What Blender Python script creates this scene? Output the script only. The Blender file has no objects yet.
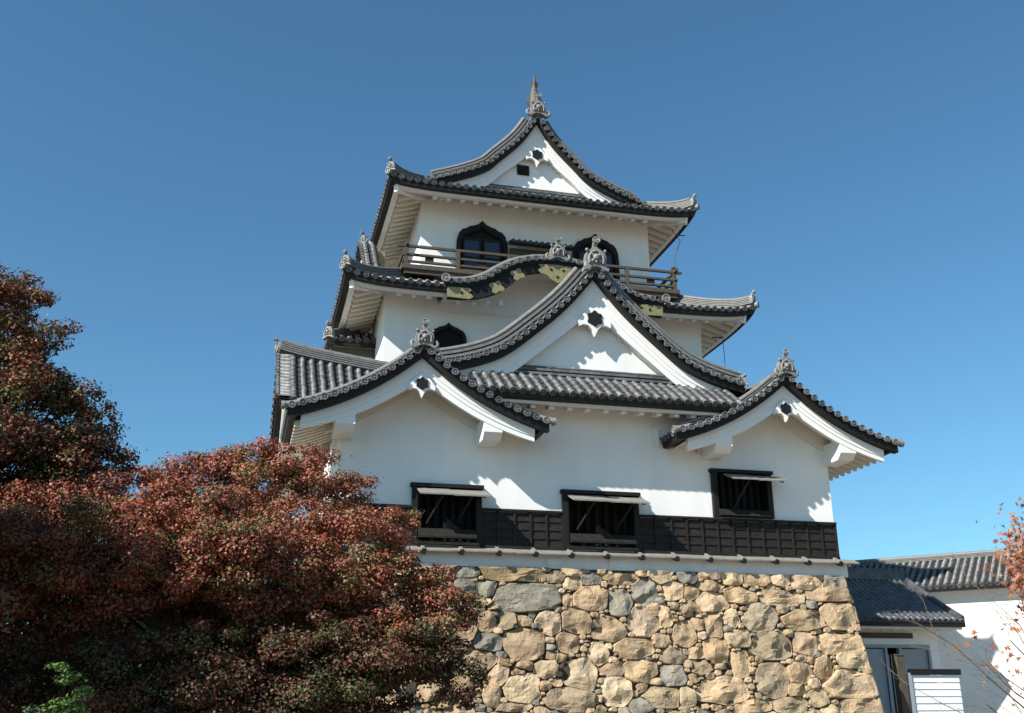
import bpy, math, random
import numpy as np
from mathutils import Vector, Matrix, noise
random.seed(7)
rng = np.random.default_rng(11)
S = bpy.context.scene
COL = S.collection
V = Vector

# ------------------------------------------------------------------ camera, world, sun, exposure
YAW, PITCH, ROLL = math.radians(14.527), math.radians(19.007), math.radians(-0.415)
fwd = V((math.sin(YAW)*math.cos(PITCH), math.cos(YAW)*math.cos(PITCH), math.sin(PITCH)))
rgt = V((math.cos(YAW), -math.sin(YAW), 0))
upv = rgt.cross(fwd)
r2 = rgt*math.cos(ROLL) + upv*math.sin(ROLL)
u2 = upv*math.cos(ROLL) - rgt*math.sin(ROLL)
cd = bpy.data.cameras.new('camera')
cam = bpy.data.objects.new('camera', cd)
COL.objects.link(cam)
mw = Matrix((r2, u2, -fwd)).transposed().to_4x4()
mw.translation = V((0, -28, 1.6))
cam.matrix_world = mw
cd.sensor_width = 36.0
cd.lens = 36.0*1040/1024
cd.clip_end = 5000
S.camera = cam

SUN_EL, SUN_AZ = math.radians(38.5), math.radians(26.0)
to_sun = V((-math.cos(SUN_EL)*math.cos(SUN_AZ), -math.cos(SUN_EL)*math.sin(SUN_AZ), math.sin(SUN_EL)))
W = bpy.data.worlds.new('World')
S.world = W
W.use_nodes = True
nt = W.node_tree
nt.nodes.clear()
sky = nt.nodes.new('ShaderNodeTexSky')
sky.sky_type = 'NISHITA'
sky.sun_disc = False
sky.sun_elevation = SUN_EL
sky.sun_rotation = math.atan2(to_sun.x, to_sun.y)
sky.altitude = 200
sky.air_density = 1.0
sky.dust_density = 0.6
sky.ozone_density = 0.8
bg = nt.nodes.new('ShaderNodeBackground')
bg.inputs['Strength'].default_value = 0.081
wo = nt.nodes.new('ShaderNodeOutputWorld')
tintn = nt.nodes.new('ShaderNodeVectorMath')
tintn.operation = 'MULTIPLY'
tintn.inputs[1].default_value = (0.57, 0.955, 1.10)
nt.links.new(sky.outputs[0], tintn.inputs[0])
nt.links.new(tintn.outputs[0], bg.inputs[0])
nt.links.new(bg.outputs[0], wo.inputs[0])
sl = bpy.data.lights.new('sun', 'SUN')
sl.energy = 5.0
sl.angle = math.radians(0.5)
sl.color = (1.0, 0.95, 0.87)
so = bpy.data.objects.new('sun', sl)
COL.objects.link(so)
so.rotation_euler = to_sun.to_track_quat('Z', 'Y').to_euler()
so.location = (-20, -10, 40)
vs = S.view_settings
vs.view_transform = 'Standard'
vs.look = 'None'
vs.gamma = 1
vs.use_curve_mapping = False
vs.exposure = 0.7

# ------------------------------------------------------------------ materials
def mat(name, col, rough=0.7, var=0.12, scale=3.0, bump=0.0, bscale=30.0, spec=0.4, metal=0.0, attr=False, stain=None, voro=0.0, vscale=4.0):
    m = bpy.data.materials.new(name)
    m.use_nodes = True
    n = m.node_tree.nodes
    L = m.node_tree.links
    b = n['Principled BSDF']
    b.inputs['Roughness'].default_value = rough
    b.inputs['Metallic'].default_value = metal
    b.inputs['Specular IOR Level'].default_value = spec
    tc = n.new('ShaderNodeTexCoord')
    no = n.new('ShaderNodeTexNoise')
    no.inputs['Scale'].default_value = scale
    no.inputs['Detail'].default_value = 6
    no.inputs['Roughness'].default_value = 0.65
    L.new(tc.outputs['Object'], no.inputs['Vector'])
    mr = n.new('ShaderNodeMapRange')
    mr.inputs[1].default_value = 0.25
    mr.inputs[2].default_value = 0.75
    mr.inputs[3].default_value = 1-var
    mr.inputs[4].default_value = 1+var
    L.new(no.outputs['Fac'], mr.inputs[0])
    mul = n.new('ShaderNodeVectorMath')
    mul.operation = 'SCALE'
    if attr:
        at = n.new('ShaderNodeAttribute')
        at.attribute_name = 'tint'
        L.new(at.outputs['Color'], mul.inputs[0])
    else:
        mul.inputs[0].default_value = col
    L.new(mr.outputs[0], mul.inputs['Scale'])
    last = mul.outputs[0]
    if voro > 0:
        vo = n.new('ShaderNodeTexVoronoi')
        vo.inputs['Scale'].default_value = vscale
        L.new(tc.outputs['Object'], vo.inputs['Vector'])
        sp = n.new('ShaderNodeSeparateColor')
        L.new(vo.outputs['Color'], sp.inputs[0])
        m2 = n.new('ShaderNodeMapRange')
        m2.inputs[3].default_value = 1-voro
        m2.inputs[4].default_value = 1+voro
        L.new(sp.outputs[0], m2.inputs[0])
        mu2 = n.new('ShaderNodeVectorMath')
        mu2.operation = 'SCALE'
        L.new(last, mu2.inputs[0])
        L.new(m2.outputs[0], mu2.inputs['Scale'])
        last = mu2.outputs[0]
    if stain:
        scol, samt, sscale, zs = stain
        mp = n.new('ShaderNodeMapping')
        mp.inputs['Scale'].default_value = (1, 1, zs)
        L.new(tc.outputs['Object'], mp.inputs[0])
        n2 = n.new('ShaderNodeTexNoise')
        n2.inputs['Scale'].default_value = sscale
        n2.inputs['Detail'].default_value = 5
        L.new(mp.outputs[0], n2.inputs['Vector'])
        m3 = n.new('ShaderNodeMapRange')
        m3.inputs[1].default_value = 0.5
        m3.inputs[2].default_value = 0.75
        m3.inputs[3].default_value = 0
        m3.inputs[4].default_value = samt
        L.new(n2.outputs['Fac'], m3.inputs[0])
        mx = n.new('ShaderNodeMixRGB')
        L.new(m3.outputs[0], mx.inputs[0])
        L.new(last, mx.inputs[1])
        mx.inputs[2].default_value = (*scol, 1)
        last = mx.outputs[0]
    L.new(last, b.inputs['Base Color'])
    if bump > 0:
        nb = n.new('ShaderNodeTexNoise')
        nb.inputs['Scale'].default_value = bscale
        nb.inputs['Detail'].default_value = 5
        L.new(tc.outputs['Object'], nb.inputs['Vector'])
        bp = n.new('ShaderNodeBump')
        bp.inputs['Strength'].default_value = bump
        bp.inputs['Distance'].default_value = 0.03
        L.new(nb.outputs['Fac'], bp.inputs['Height'])
        L.new(bp.outputs[0], b.inputs['Normal'])
    return m

TILE = mat('roof_tile', (0.125, 0.127, 0.128), 0.46, 0.45, 6, 0.25, 40, 0.45, stain=((0.24, 0.23, 0.21), 0.45, 3.5, 1), voro=0.35, vscale=3.6)
TILED = mat('dark_roof_tile', (0.075, 0.08, 0.09), 0.38, 0.25, 6, 0.15, 40, 0.55, voro=0.3, vscale=3.6)  # darker, bluer copy of roof_tile; the entrance roof's shade is in its colour
PAN = mat('shaded_gap_tile', (0.035, 0.035, 0.034), 0.6, 0.4, 8, 0.3, 40, 0.3)  # same tile darkened; shade between tile rows and in ridge recesses put into colour
RIDGE = mat('ridge_tile', (0.17, 0.168, 0.16), 0.55, 0.3, 8, 0.25, 50, 0.4, stain=((0.10, 0.10, 0.10), 0.5, 5, 1))
ORN = mat('ornament_tile', (0.22, 0.215, 0.205), 0.55, 0.35, 14, 0.3, 60, 0.4)
WHITE = mat('white_plaster', (0.82, 0.81, 0.79), 0.85, 0.03, 1.2, 0.08, 60, 0.2, stain=((0.58, 0.56, 0.51), 0.22, 2.0, 0.15))
CREAM = mat('bounce_tinted_plaster', (0.74, 0.69, 0.60), 0.85, 0.06, 2, 0.1, 50, 0.2, stain=((0.50, 0.44, 0.34), 0.3, 2.0, 1))  # white plaster with random stains; warm ground bounce is put into its colour
BLACK = mat('black_timber', (0.010, 0.0095, 0.009), 0.6, 0.3, 8, 0.2, 40, 0.3)
WAIN = mat('charred_boarding', (0.017, 0.0145, 0.012), 0.65, 0.45, 5, 0.4, 30, 0.25, stain=((0.045, 0.037, 0.03), 0.5, 4, 6))
WOOD = mat('weathered_timber', (0.085, 0.07, 0.052), 0.8, 0.25, 6, 0.3, 40, 0.25)
PALE = mat('silver_grey_board', (0.21, 0.20, 0.18), 0.75, 0.3, 7, 0.2, 40, 0.3)
GOLD = mat('gilt_fitting', (0.29, 0.25, 0.125), 0.45, 0.35, 10, 0.1, 40, 0.5, 0.25)
GLASS = mat('window_glass', (0.02, 0.03, 0.05), 0.08, 0.1, 3, 0, 10, 0.6)
DARK = mat('dark_interior', (0.006, 0.006, 0.006), 0.9, 0.1, 3)
GAP = mat('wall_core_rubble', (0.07, 0.055, 0.04), 0.95, 0.4, 8, 0.5, 20, 0.1)
STONE = mat('field_stone', (0.4, 0.3, 0.2), 0.9, 0.28, 4.5, 0.9, 14, 0.15, attr=True, stain=((0.17, 0.15, 0.12), 0.45, 2.6, 1))
GRAVEL = mat('pale_gravel', (0.22, 0.18, 0.135), 0.95, 0.15, 2, 0.3, 60, 0.1)
BARK = mat('maple_bark', (0.05, 0.042, 0.035), 0.9, 0.35, 9, 0.6, 30, 0.15)
TWIG = mat('twig_bark', (0.16, 0.12, 0.09), 0.8, 0.3, 12, 0.3, 40, 0.2)
GREYP = mat('grey_panel', (0.30, 0.33, 0.36), 0.6, 0.08, 3, 0.1, 40, 0.3)
SIDING = mat('white_siding', (0.78, 0.80, 0.81), 0.6, 0.05, 4, 0.1, 40, 0.3)
METAL = mat('dark_wire', (0.03, 0.03, 0.035), 0.4, 0.1, 4, 0, 10, 0.5, 0.5)

def leaf_mat(name, trans):
    m = bpy.data.materials.new(name)
    m.use_nodes = True
    n = m.node_tree.nodes
    L = m.node_tree.links
    n.clear()
    o = n.new('ShaderNodeOutputMaterial')
    at = n.new('ShaderNodeAttribute')
    at.attribute_name = 'tint'
    d = n.new('ShaderNodeBsdfPrincipled')
    d.inputs['Roughness'].default_value = 0.55
    d.inputs['Specular IOR Level'].default_value = 0.35
    t = n.new('ShaderNodeBsdfTranslucent')
    hs = n.new('ShaderNodeHueSaturation')
    hs.inputs['Saturation'].default_value = 1.2
    hs.inputs['Value'].default_value = 1.2
    mx = n.new('ShaderNodeMixShader')
    mx.inputs[0].default_value = trans
    L.new(at.outputs['Color'], d.inputs['Base Color'])
    L.new(at.outputs['Color'], hs.inputs['Color'])
    L.new(hs.outputs[0], t.inputs['Color'])
    L.new(d.outputs[0], mx.inputs[1])
    L.new(t.outputs[0], mx.inputs[2])
    L.new(mx.outputs[0], o.inputs[0])
    return m
LEAF = leaf_mat('maple_leaf', 0.12)
LEAFN = leaf_mat('green_leaf', 0.2)

# ------------------------------------------------------------------ object helpers
ORG = {}
def thing(name, loc, label, cat, group=None):
    o = bpy.data.objects.new(name, None)
    o.empty_display_size = 0.3
    COL.objects.link(o)
    o.location = loc
    ORG[o.name] = V(loc)
    o['label'] = label
    o['category'] = cat
    if group:
        o['group'] = group
    return o

class MB:
    def __init__(s):
        s.v = []
        s.f = []
        s.m = []
        s.sm = []
    def face(s, pts, m=0, smooth=False):
        i = len(s.v)
        s.v += [tuple(p) for p in pts]
        s.f.append(tuple(range(i, i+len(pts))))
        s.m.append(m)
        s.sm.append(smooth)
    def grid(s, rows, m=0, close=False, smooth=True):
        i0 = len(s.v)
        w = len(rows[0])
        for r in rows:
            s.v += [tuple(p) for p in r]
        for a in range(len(rows)-1):
            for b in range(w if close else w-1):
                c = (b+1) % w
                s.f.append((i0+a*w+b, i0+a*w+c, i0+(a+1)*w+c, i0+(a+1)*w+b))
                s.m.append(m)
                s.sm.append(smooth)
    def box(s, c, sz, ax=None, m=0):
        c = V(c)
        X, Y, Z = ax if ax else (V((1, 0, 0)), V((0, 1, 0)), V((0, 0, 1)))
        X = V(X)*sz[0]/2
        Y = V(Y)*sz[1]/2
        Z = V(Z)*sz[2]/2
        p = [c+X*a+Y*b+Z*d for d in (-1, 1) for b in (-1, 1) for a in (-1, 1)]
        i = len(s.v)
        s.v += [tuple(q) for q in p]
        for f in ((0, 2, 3, 1), (4, 5, 7, 6), (0, 1, 5, 4), (2, 6, 7, 3), (0, 4, 6, 2), (1, 3, 7, 5)):
            s.f.append(tuple(i+k for k in f))
            s.m.append(m)
            s.sm.append(False)
    def bx(s, x0, x1, y0, y1, z0, z1, m=0):
        s.box(((x0+x1)/2, (y0+y1)/2, (z0+z1)/2), (x1-x0, y1-y0, z1-z0), None, m)
    def beam(s, a, b, w, h, m=0, up=(0, 0, 1)):
        a = V(a)
        b = V(b)
        d = (b-a)
        l = d.length
        d = d/l
        x = d.cross(V(up))
        if x.length < 1e-4:
            x = V((1, 0, 0))
        x.normalize()
        s.box((a+b)/2, (l, w, h), (d, x, x.cross(d)), m)
    def prism(s, pts, off, m=0):
        off = V(off)
        a = [V(p) for p in pts]
        b = [p+off for p in a]
        s.face(a, m)
        s.face(list(reversed(b)), m)
        n = len(a)
        for i in range(n):
            j = (i+1) % n
            s.face([a[i], b[i], b[j], a[j]], m)
    def tube(s, path, rad, n=8, m=0, cap=True):
        path = [V(p) for p in path]
        k = len(path)
        rows = []
        px = None
        for i, p in enumerate(path):
            d = (path[min(i+1, k-1)]-path[max(i-1, 0)]).normalized()
            if px is None:
                px = d.cross(V((0, 0, 1)))
                if px.length < 1e-3:
                    px = V((1, 0, 0))
            px = (px-d*px.dot(d)).normalized()
            py = d.cross(px)
            r = rad[i] if hasattr(rad, '__len__') else rad
            rows.append([p+(px*math.cos(t)+py*math.sin(t))*r for t in [2*math.pi*q/n for q in range(n)]])
        s.grid(rows, m, True)
        if cap:
            s.face(rows[0], m)
            s.face(list(reversed(rows[-1])), m)
    def ball(s, c, r, m=0, n=8, k=6):
        c = V(c)
        rr = r if hasattr(r, '__len__') else (r, r, r)
        rows = []
        for i in range(k+1):
            a = math.pi*i/k
            rows.append([c+V((rr[0]*math.sin(a)*math.cos(b), rr[1]*math.sin(a)*math.sin(b), rr[2]*math.cos(a))) for b in [2*math.pi*q/n for q in range(n)]])
        s.grid(rows, m, True)
    def disc_cap(s, c, d, up, r, m=0, n=12):
        # round eave tile end: raised rim, sunk ring, raised boss
        c = V(c)
        d = V(d).normalized()
        x = d.cross(V(up)).normalized()
        y = x.cross(d)
        def ring(rr, dd):
            return [c+d*dd+(x*math.cos(t)+y*math.sin(t))*rr for t in [2*math.pi*q/n for q in range(n)]]
        rows = [ring(r, -0.05), ring(r, 0.03), ring(r*0.76, 0.03), ring(r*0.70, 0.0), ring(r*0.42, 0.0), ring(r*0.34, 0.025)]
        s.grid(rows, m, True, False)
        s.face(rows[-1], m)
    def sweep(s, path, prof, m=0, up=(0, 0, 1), close=True, caps=True, smooth=False):
        # prof: list of (across, height); across is horizontal-perpendicular to the path
        path = [V(p) for p in path]
        k = len(path)
        rows = []
        for i, p in enumerate(path):
            d = (path[min(i+1, k-1)]-path[max(i-1, 0)]).normalized()
            x = d.cross(V(up)).normalized()
            y = x.cross(d)
            rows.append([p+x*a+y*h for a, h in prof])
        k0 = len(s.m)
        s.grid(rows, m, close, smooth)
        dk = getattr(prof, 'dark', None)
        if dk:
            w_ = len(prof)
            for q in range(k0, len(s.m)):
                if (q-k0) % w_ in dk:
                    s.m[q] = 1
        if caps:
            s.face(rows[0], m)
            s.face(list(reversed(rows[-1])), m)
    def build(s, name, mats, parent=None, org=None, tint=None):
        if org is None:
            org = ORG.get(parent.name, V((0, 0, 0))) if parent else V((0, 0, 0))
        me = bpy.data.meshes.new(name)
        vv = np.array(s.v, dtype=np.float64)-np.array(org)
        me.from_pydata(vv.tolist(), [], s.f)
        if mats in (TILE, RIDGE):
            mats = [mats, PAN]
        elif mats == TILED:
            mats = [TILED, TILED]
        if not isinstance(mats, (list, tuple)):
            mats = [mats]
        for q in mats:
            me.materials.append(q)
        me.polygons.foreach_set('material_index', np.array(s.m, dtype=np.int32))
        me.polygons.foreach_set('use_smooth', np.array(s.sm, dtype=bool))
        if tint is not None:
            a = me.color_attributes.new('tint', 'FLOAT_COLOR', 'POINT')
            a.data.foreach_set('color', np.array(tint, dtype=np.float32).ravel())
        me.update()
        o = bpy.data.objects.new(name, me)
        COL.objects.link(o)
        if parent:
            o.parent = parent
        else:
            o.location = org
        ORG[o.name] = V(org)
        return o

def tagged(o, label, cat, group=None):
    o['label'] = label
    o['category'] = cat
    if group:
        o['group'] = group
    return o

def structure(o):
    o['kind'] = 'structure'
    return o

def pchip(pts):
    xs = np.array([p[0] for p in pts], float)
    ys = np.array([p[1] for p in pts], float)
    h = np.diff(xs)
    dl = np.diff(ys)/h
    m = np.zeros_like(xs)
    m[0] = dl[0]
    m[-1] = dl[-1]
    for i in range(1, len(xs)-1):
        if dl[i-1]*dl[i] > 0:
            w1 = 2*h[i]+h[i-1]
            w2 = h[i]+2*h[i-1]
            m[i] = (w1+w2)/(w1/dl[i-1]+w2/dl[i])
    # keep the end slopes consistent with the curvature
    if len(xs) > 2:
        m[0] = 1.5*dl[0]-0.5*m[1]
        m[-1] = 1.5*dl[-1]-0.5*m[-2]
    def f(x):
        if x <= xs[0]:
            return float(ys[0]+m[0]*(x-xs[0]))
        if x >= xs[-1]:
            return float(ys[-1]+m[-1]*(x-xs[-1]))
        i = int(np.searchsorted(xs, x)-1)
        t = (x-xs[i])/h[i]
        return float(ys[i]*(1+2*t)*(1-t)**2+m[i]*h[i]*t*(1-t)**2+ys[i+1]*t*t*(3-2*t)+m[i+1]*h[i]*t*t*(t-1))
    return f

# ------------------------------------------------------------------ tiled roof building blocks
PITCH_T = 0.29
TLEN = 0.30
def tile_slope(mb, P, rows, rng_d, r=0.085, pitch=PITCH_T, caps=True, tlen=TLEN):
    """P(u,d,h): u along the eave, d up the slope from the eave, h above the surface. Rows of round
    cover tiles over dished pan tiles, each course overlapping the next, with round end tiles."""
    e = 0.02
    for u in rows:
        d0, d1 = rng_d(u)
        if d1-d0 < 0.12:
            continue
        n = max(1, int(round((d1-d0)/tlen)))
        st = [d0+(d1-d0)*i/n for i in range(n+1)]
        fr = []
        for d in st:
            p = P(u, d, 0)
            tu = (P(u+e, d, 0)-P(u-e, d, 0)).normalized()
            td = (P(u, d+e, 0)-P(u, d-e, 0)).normalized()
            nn = tu.cross(td).normalized()
            if nn.z < 0:
                nn = -nn
            fr.append((p, tu, td, nn))
        jr = 1+random.uniform(-.08, .08)
        rt = []
        pan = []
        for i in range(n):
            for k, (rr, lift) in enumerate(((r*jr, 0.010), (r*0.92*jr, 0.0))):
                p, tu, td, nn = fr[i+k]
                jx = random.uniform(-.009, .009)
                q = p+nn*(0.02+lift)+tu*jx
                rt.append([q+tu*(math.cos(t)*rr)+nn*(math.sin(t)*rr) for t in [math.pi*(j/6) for j in range(7)]])
                hl = 0.022 if k == 0 else 0.0
                pan.append([p-tu*pitch*0.5+nn*hl, p-tu*pitch*0.36+nn*(hl+.012), p-tu*pitch*0.2+nn*(hl+.045), p+tu*pitch*0.2+nn*(hl+.045), p+tu*pitch*0.36+nn*(hl+.012), p+tu*pitch*0.5+nn*hl])
        # wrap order
        mb.grid(rt, 0, False, True)
        mb.grid(pan, 1, False, False)
        if caps:
            p, tu, td, nn = fr[0]
            mb.disc_cap(p+nn*(0.01+r*0.12), -td, nn, r*1.10, 0)
            a = p-tu*pitch*0.5
            b = p+tu*pitch*0.5
            mb.face([a+nn*.03, b+nn*.03, b-nn*.06, p-nn*.035, a-nn*.06], 1)

class Prof(list):
    pass

def ridge_profile(w=0.17, layers=3, lh=0.065, r=0.09, rc=0.03):
    rc = rc if lh < .1 else .06
    L = []
    h = 0.0
    for i in range(layers):
        ww = w*(1-0.10*i)
        L += [(ww, h), (ww, h+lh*0.58), (ww-rc, h+lh*0.58), (ww-rc, h+lh)]
        h += lh
    for j in range(7):
        a = math.pi*j/6
        L.append((r*math.cos(a), h+r*0.15+r*math.sin(a)))
    R = []
    h = lh*layers
    for i in reversed(range(layers)):
        ww = w*(1-0.10*i)
        h = lh*i
        R += [(-(ww-rc), h+lh), (-(ww-rc), h+lh*0.58), (-ww, h+lh*0.58), (-ww, h)]
    pr = Prof(L+R)
    n_ = len(pr)
    dk = set()
    for i in range(layers):
        dk |= {4*i+1, 4*i+2, n_-1-(4*i+1)-1, n_-1-(4*i+2)-1}
    pr.dark = dk  # recess faces take the darkened tile, shade put into the colour
    return pr

def oni(mb, pos, face, sc=1.0, stick=True, curls=True, cw=.82):
    """Ridge-end tile: shouldered plate with relief, foot curls and a round stick tile on top."""
    p = V(pos)
    f = V(face).normalized()
    x = f.cross(V((0, 0, 1))).normalized()
    z = V((0, 0, 1))
    def W_(a, b, c=0):
        return p+x*a*sc+z*b*sc+f*c*sc
    out = [(-.27, -.06), (-.28, .02), (-.21, .05), (-.235, .22), (-.20, .36), (-.10, .45), (0, .50), (.10, .45), (.20, .36), (.235, .22), (.21, .05), (.28, .02), (.27, -.06), (.12, .02), (0, .05), (-.12, .02)]
    mb.prism([W_(a, b, .07) for a, b in out], -f*.16*sc)
    inn = [(-.15, .10), (-.16, .24), (-.10, .35), (0, .40), (.10, .35), (.16, .24), (.15, .10)]
    path = [W_(a, b, .09) for a, b in inn]
    mb.tube(path, .028*sc, 6)
    for a, b, r in ((0, .24, .085), (-.075, .30, .04), (.075, .30, .04), (-.08, .16, .045), (.08, .16, .045), (0, .14, .04), (-.2, .40, .04), (.2, .40, .04)):
        mb.ball(W_(a, b, .08), r*sc, 0, 7, 5)
    if curls:
        for sg in (-1, 1):
            c = [(sg*cw*q, b) for q, b in ((.24, .0), (.34, -.03), (.42, .02), (.44, .10), (.39, .15), (.35, .11))]
            mb.tube([W_(a, b, .02) for a, b in c], [.05*sc, .055*sc, .05*sc, .045*sc, .04*sc, .03*sc], 7)
    if stick:
        mb.tube([W_(0, .46, -.05), W_(0, .56, .02), W_(0, .62, .12)], [.055*sc, .06*sc, .065*sc], 8)
        mb.disc_cap(W_(0, .625, .13), (f+z*.35), z, .085*sc)

def gable_roof(keep, name, xc, ztop, prof, smax, O, A, F, depth, wd, board_w, label, ow=0.9, rake=True, rr=(0.17, 3), rlh=0.075, top_layers=3, oni_sc=1.0, sides=(-1, 1),
               pediment=True, ped_bot=None, pend=1.0, tile=None, rows_from=0.0, board_mat=None, smax_board=None, rafters=(), back_trim=None, verge_s0=0.18, lip=0.26, moulded=True, topridge=True, rake_t=0.62, tilt=0.0, pend_drop=None, oni_cw=.82, bt=.26, vl=1.0, rake_end=.45):
    """Tiled gable: O plan point of the gable front, A across, F outward. prof(s) = tile-surface height below the apex."""
    tile = tile or TILE
    A = V(A)
    F = V(F)
    O = V(O)
    def PT(s, t, h=0.0):
        q = O+A*s-F*t
        return V((q.x, q.y, ztop+prof(abs(s))+h-tilt*t))
    mb = MB()
    nrow = int(depth/PITCH_T)
    for sg in sides:
        def P(u, d, h, sg=sg):
            return PT(sg*(smax-d), u, h)
        def rd(u, sg=sg):
            lim = smax-0.06
            if back_trim:
                return (back_trim(u, sg), lim)
            return (0.0, lim)
        rws = [0.30+PITCH_T*(i+.5)+rows_from for i in range(nrow)]
        tile_slope(mb, P, rws, rd)
        # verge tiles: short round tiles pointing outwards along the rake
        s = verge_s0
        while s < smax-0.05:
            tn = (PT(sg*(s+.02), 0)-PT(sg*(s-.02), 0)).normalized()
            nn = tn.cross(F)
            if nn.z < 0:
                nn = -nn
            nn.normalize()
            c = PT(sg*s, -0.02)+nn*0.0
            rt = []
            for t, r in ((0, .085), (.22*vl, .078), (.221*vl, .086), (.46*vl, .078)):
                rt.append([c-F*t+tn*math.cos(a)*r+nn*math.sin(a)*r for a in [math.pi*j/6 for j in range(7)]])
            mb.grid(rt, 0, False, True)
            mb.disc_cap(c+nn*.012, F, nn, .096, 0)
            a = PT(sg*(s-PITCH_T*.5), 0)
            b = PT(sg*(s+PITCH_T*.5), 0)
            mb.face([a+nn*.03, b+nn*.03, b-nn*.05, (a+b)/2-nn*.03, a-nn*.05])
            mb.face([a+nn*.03, b+nn*.03, b+nn*.03-F*.5*vl, a+nn*.03-F*.5*vl])
            tv = PT(sg*(s+PITCH_T*.5), 0)-PT(sg*(s-PITCH_T*.5), 0)
            s += PITCH_T*PITCH_T/max(tv.length, PITCH_T)
    roof = mb.build(name, [tile, PAN], keep)
    ns = 22
    ss = [smax*i/ns for i in range(ns+1)]
    # ridges
    if rake:
        for sg in sides:
            rb = MB()
            path = [PT(sg*q, rake_t, 0.03) for q in [0.12+(smax-rake_end-.12)*i/ns for i in range(ns+1)]]
            rb.sweep(path, ridge_profile(rr[0], rr[1], rlh, .10))
            rb.build('descending_ridge', RIDGE, roof)
    if topridge:
        rb = MB()
        rb.sweep([O+V((0, 0, ztop-tilt*t+.10*math.exp(-t/.5)*(1 if tilt else 0)))-F*t for t in (0.02, .2, .5, 1.0, depth*.5, depth)], ridge_profile(0.2, top_layers, 0.075, 0.1))
        rb.build('main_ridge', RIDGE, roof)
        rb = MB()
        oni(rb, O+V((0, 0, ztop-0.02))+F*0.02, F, oni_sc, cw=oni_cw)
        rb.build('ridge_end_ornament', ORN, roof)
    # dark verge board under the tiles, and the boarding it carries
    bd = MB()
    for sg in sides:
        for i in range(ns):
            a, b = sg*ss[i], sg*ss[i+1]
            bd.face([PT(a, .05, -.012), PT(b, .05, -.012), PT(b, depth, -.03), PT(a, depth, -.03)])
            bd.face([PT(a, .05, -.012), PT(b, .05, -.012), PT(b, .05, -.06), PT(a, .05, -.06)])
        for i in range(ns):
            a, b = sg*ss[i], sg*ss[i+1]
            t0, t1, h0, h1 = 0.05, bt+.02, -0.05, -lip
            q = [PT(a, t0, h0), PT(b, t0, h0), PT(b, t0+.03, h1), PT(a, t0+.03, h1)]
            w = [PT(a, t1, h0), PT(b, t1, h0), PT(b, t1, h1), PT(a, t1, h1)]
            bd.face(q)
            bd.face([q[3], q[2], w[2], w[3]])
            bd.face([w[0], w[1], w[2], w[3]])
        e = sg*smax
        bd.face([PT(e, .05, -.05), PT(e, bt+.02, -.05), PT(e, bt+.02, -lip), PT(e, .05, -lip)])
    bd.build('verge_board', BLACK, roof)
    # white bargeboard with two mouldings
    sb = smax_board or smax-0.32
    bb = MB()
    ss2 = [sb*i/ns for i in range(ns+1)]
    lay = [(0.0, .36, bt), (.36, .62, bt+.022), (.62, 1.0, bt+.045)] if moulded else [(0, 1, bt)]
    for sg in sides:
        for f0, f1, t in lay:
            for i in range(ns):
                a, b = sg*ss2[i], sg*ss2[i+1]
                wa, wb = board_w(ss2[i]), board_w(ss2[i+1])
                q = [PT(a, t, -lip-wa*f0), PT(b, t, -lip-wb*f0), PT(b, t, -lip-wb*f1), PT(a, t, -lip-wa*f1)]
                w = [PT(a, bt+.17, -lip-wa*f0), PT(b, bt+.17, -lip-wb*f0), PT(b, bt+.17, -lip-wb*f1), PT(a, bt+.17, -lip-wa*f1)]
                bb.face(q)
                bb.face([q[3], q[2], w[2], w[3]])
                bb.face([w[3], w[2], w[1], w[0]])
            wb = board_w(sb)
            e = sg*sb
            bb.face([PT(e, t, -lip-wb*f0), PT(e, bt+.17, -lip-wb*f0), PT(e, bt+.17, -lip-wb*f1), PT(e, t, -lip-wb*f1)])
    bb.build('bargeboard', board_mat or WHITE, roof)
    # soffit between bargeboard and wall, following the slope
    sf = MB()
    for sg in sides:
        for i in range(ns):
            a, b = sg*ss2[i], sg*ss2[i+1]
            sf.face([PT(a, bt+.16, -lip-.04), PT(b, bt+.16, -lip-.04), PT(b, depth, -lip-.04), PT(a, depth, -lip-.04)])
        # purlin strip under the soffit
        for i in range(ns-5):
            a, b = sg*ss2[i], sg*ss2[i+1]
            h0, h1 = -lip-.045, -lip-.045-board_w(ss2[i])*.9
            if pediment and moulded:
                sf.face([PT(a, wd-.12, h0), PT(b, wd-.12, h0), PT(b, wd-.12, h1), PT(a, wd-.12, h1)])
                sf.face([PT(a, wd-.12, h1), PT(b, wd-.12, h1), PT(b, wd+.05, h1), PT(a, wd+.05, h1)])
    sf.build('soffit', CREAM, roof)
    for sg, s0, s1, t0, t1, nr in rafters:
        for k in range(nr):
            t = t0+(t1-t0)*k/max(1, nr-1)
            rf = MB()
            st = [s0+(s1-s0)*i/5 for i in range(6)]
            rows = []
            for s in st:
                c = PT(sg*s, t, -lip-.05)
                rows.append([c-F*.065, c+F*.065, c+F*.065-V((0, 0, .15)), c-F*.065-V((0, 0, .15))])
            rf.grid(rows, 0, True, False)
            rf.face(rows[0])
            rf.face(rows[-1])
            rf.build('rafter', CREAM, roof)
    # pediment wall
    if pediment and ped_bot < 29:
        pb = MB()
        pts = []
        for i in range(-ns, ns+1):
            s = sb*i/ns
            pts.append((s, ztop+prof(abs(s))-lip-.03))
        if ped_bot is not None:
            low = [(s, z) for s, z in pts if z > ped_bot]
            for (s0, z0), (s1, z1) in zip(low[:-1], low[1:]):
                q = O-F*wd
                pb.face([V((q.x+A.x*s0, q.y+A.y*s0, ped_bot)), V((q.x+A.x*s1, q.y+A.y*s1, ped_bot)), V((q.x+A.x*s1, q.y+A.y*s1, z1)), V((q.x+A.x*s0, q.y+A.y*s0, z0))])
        pb.build('pediment_wall', WHITE, roof)
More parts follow.
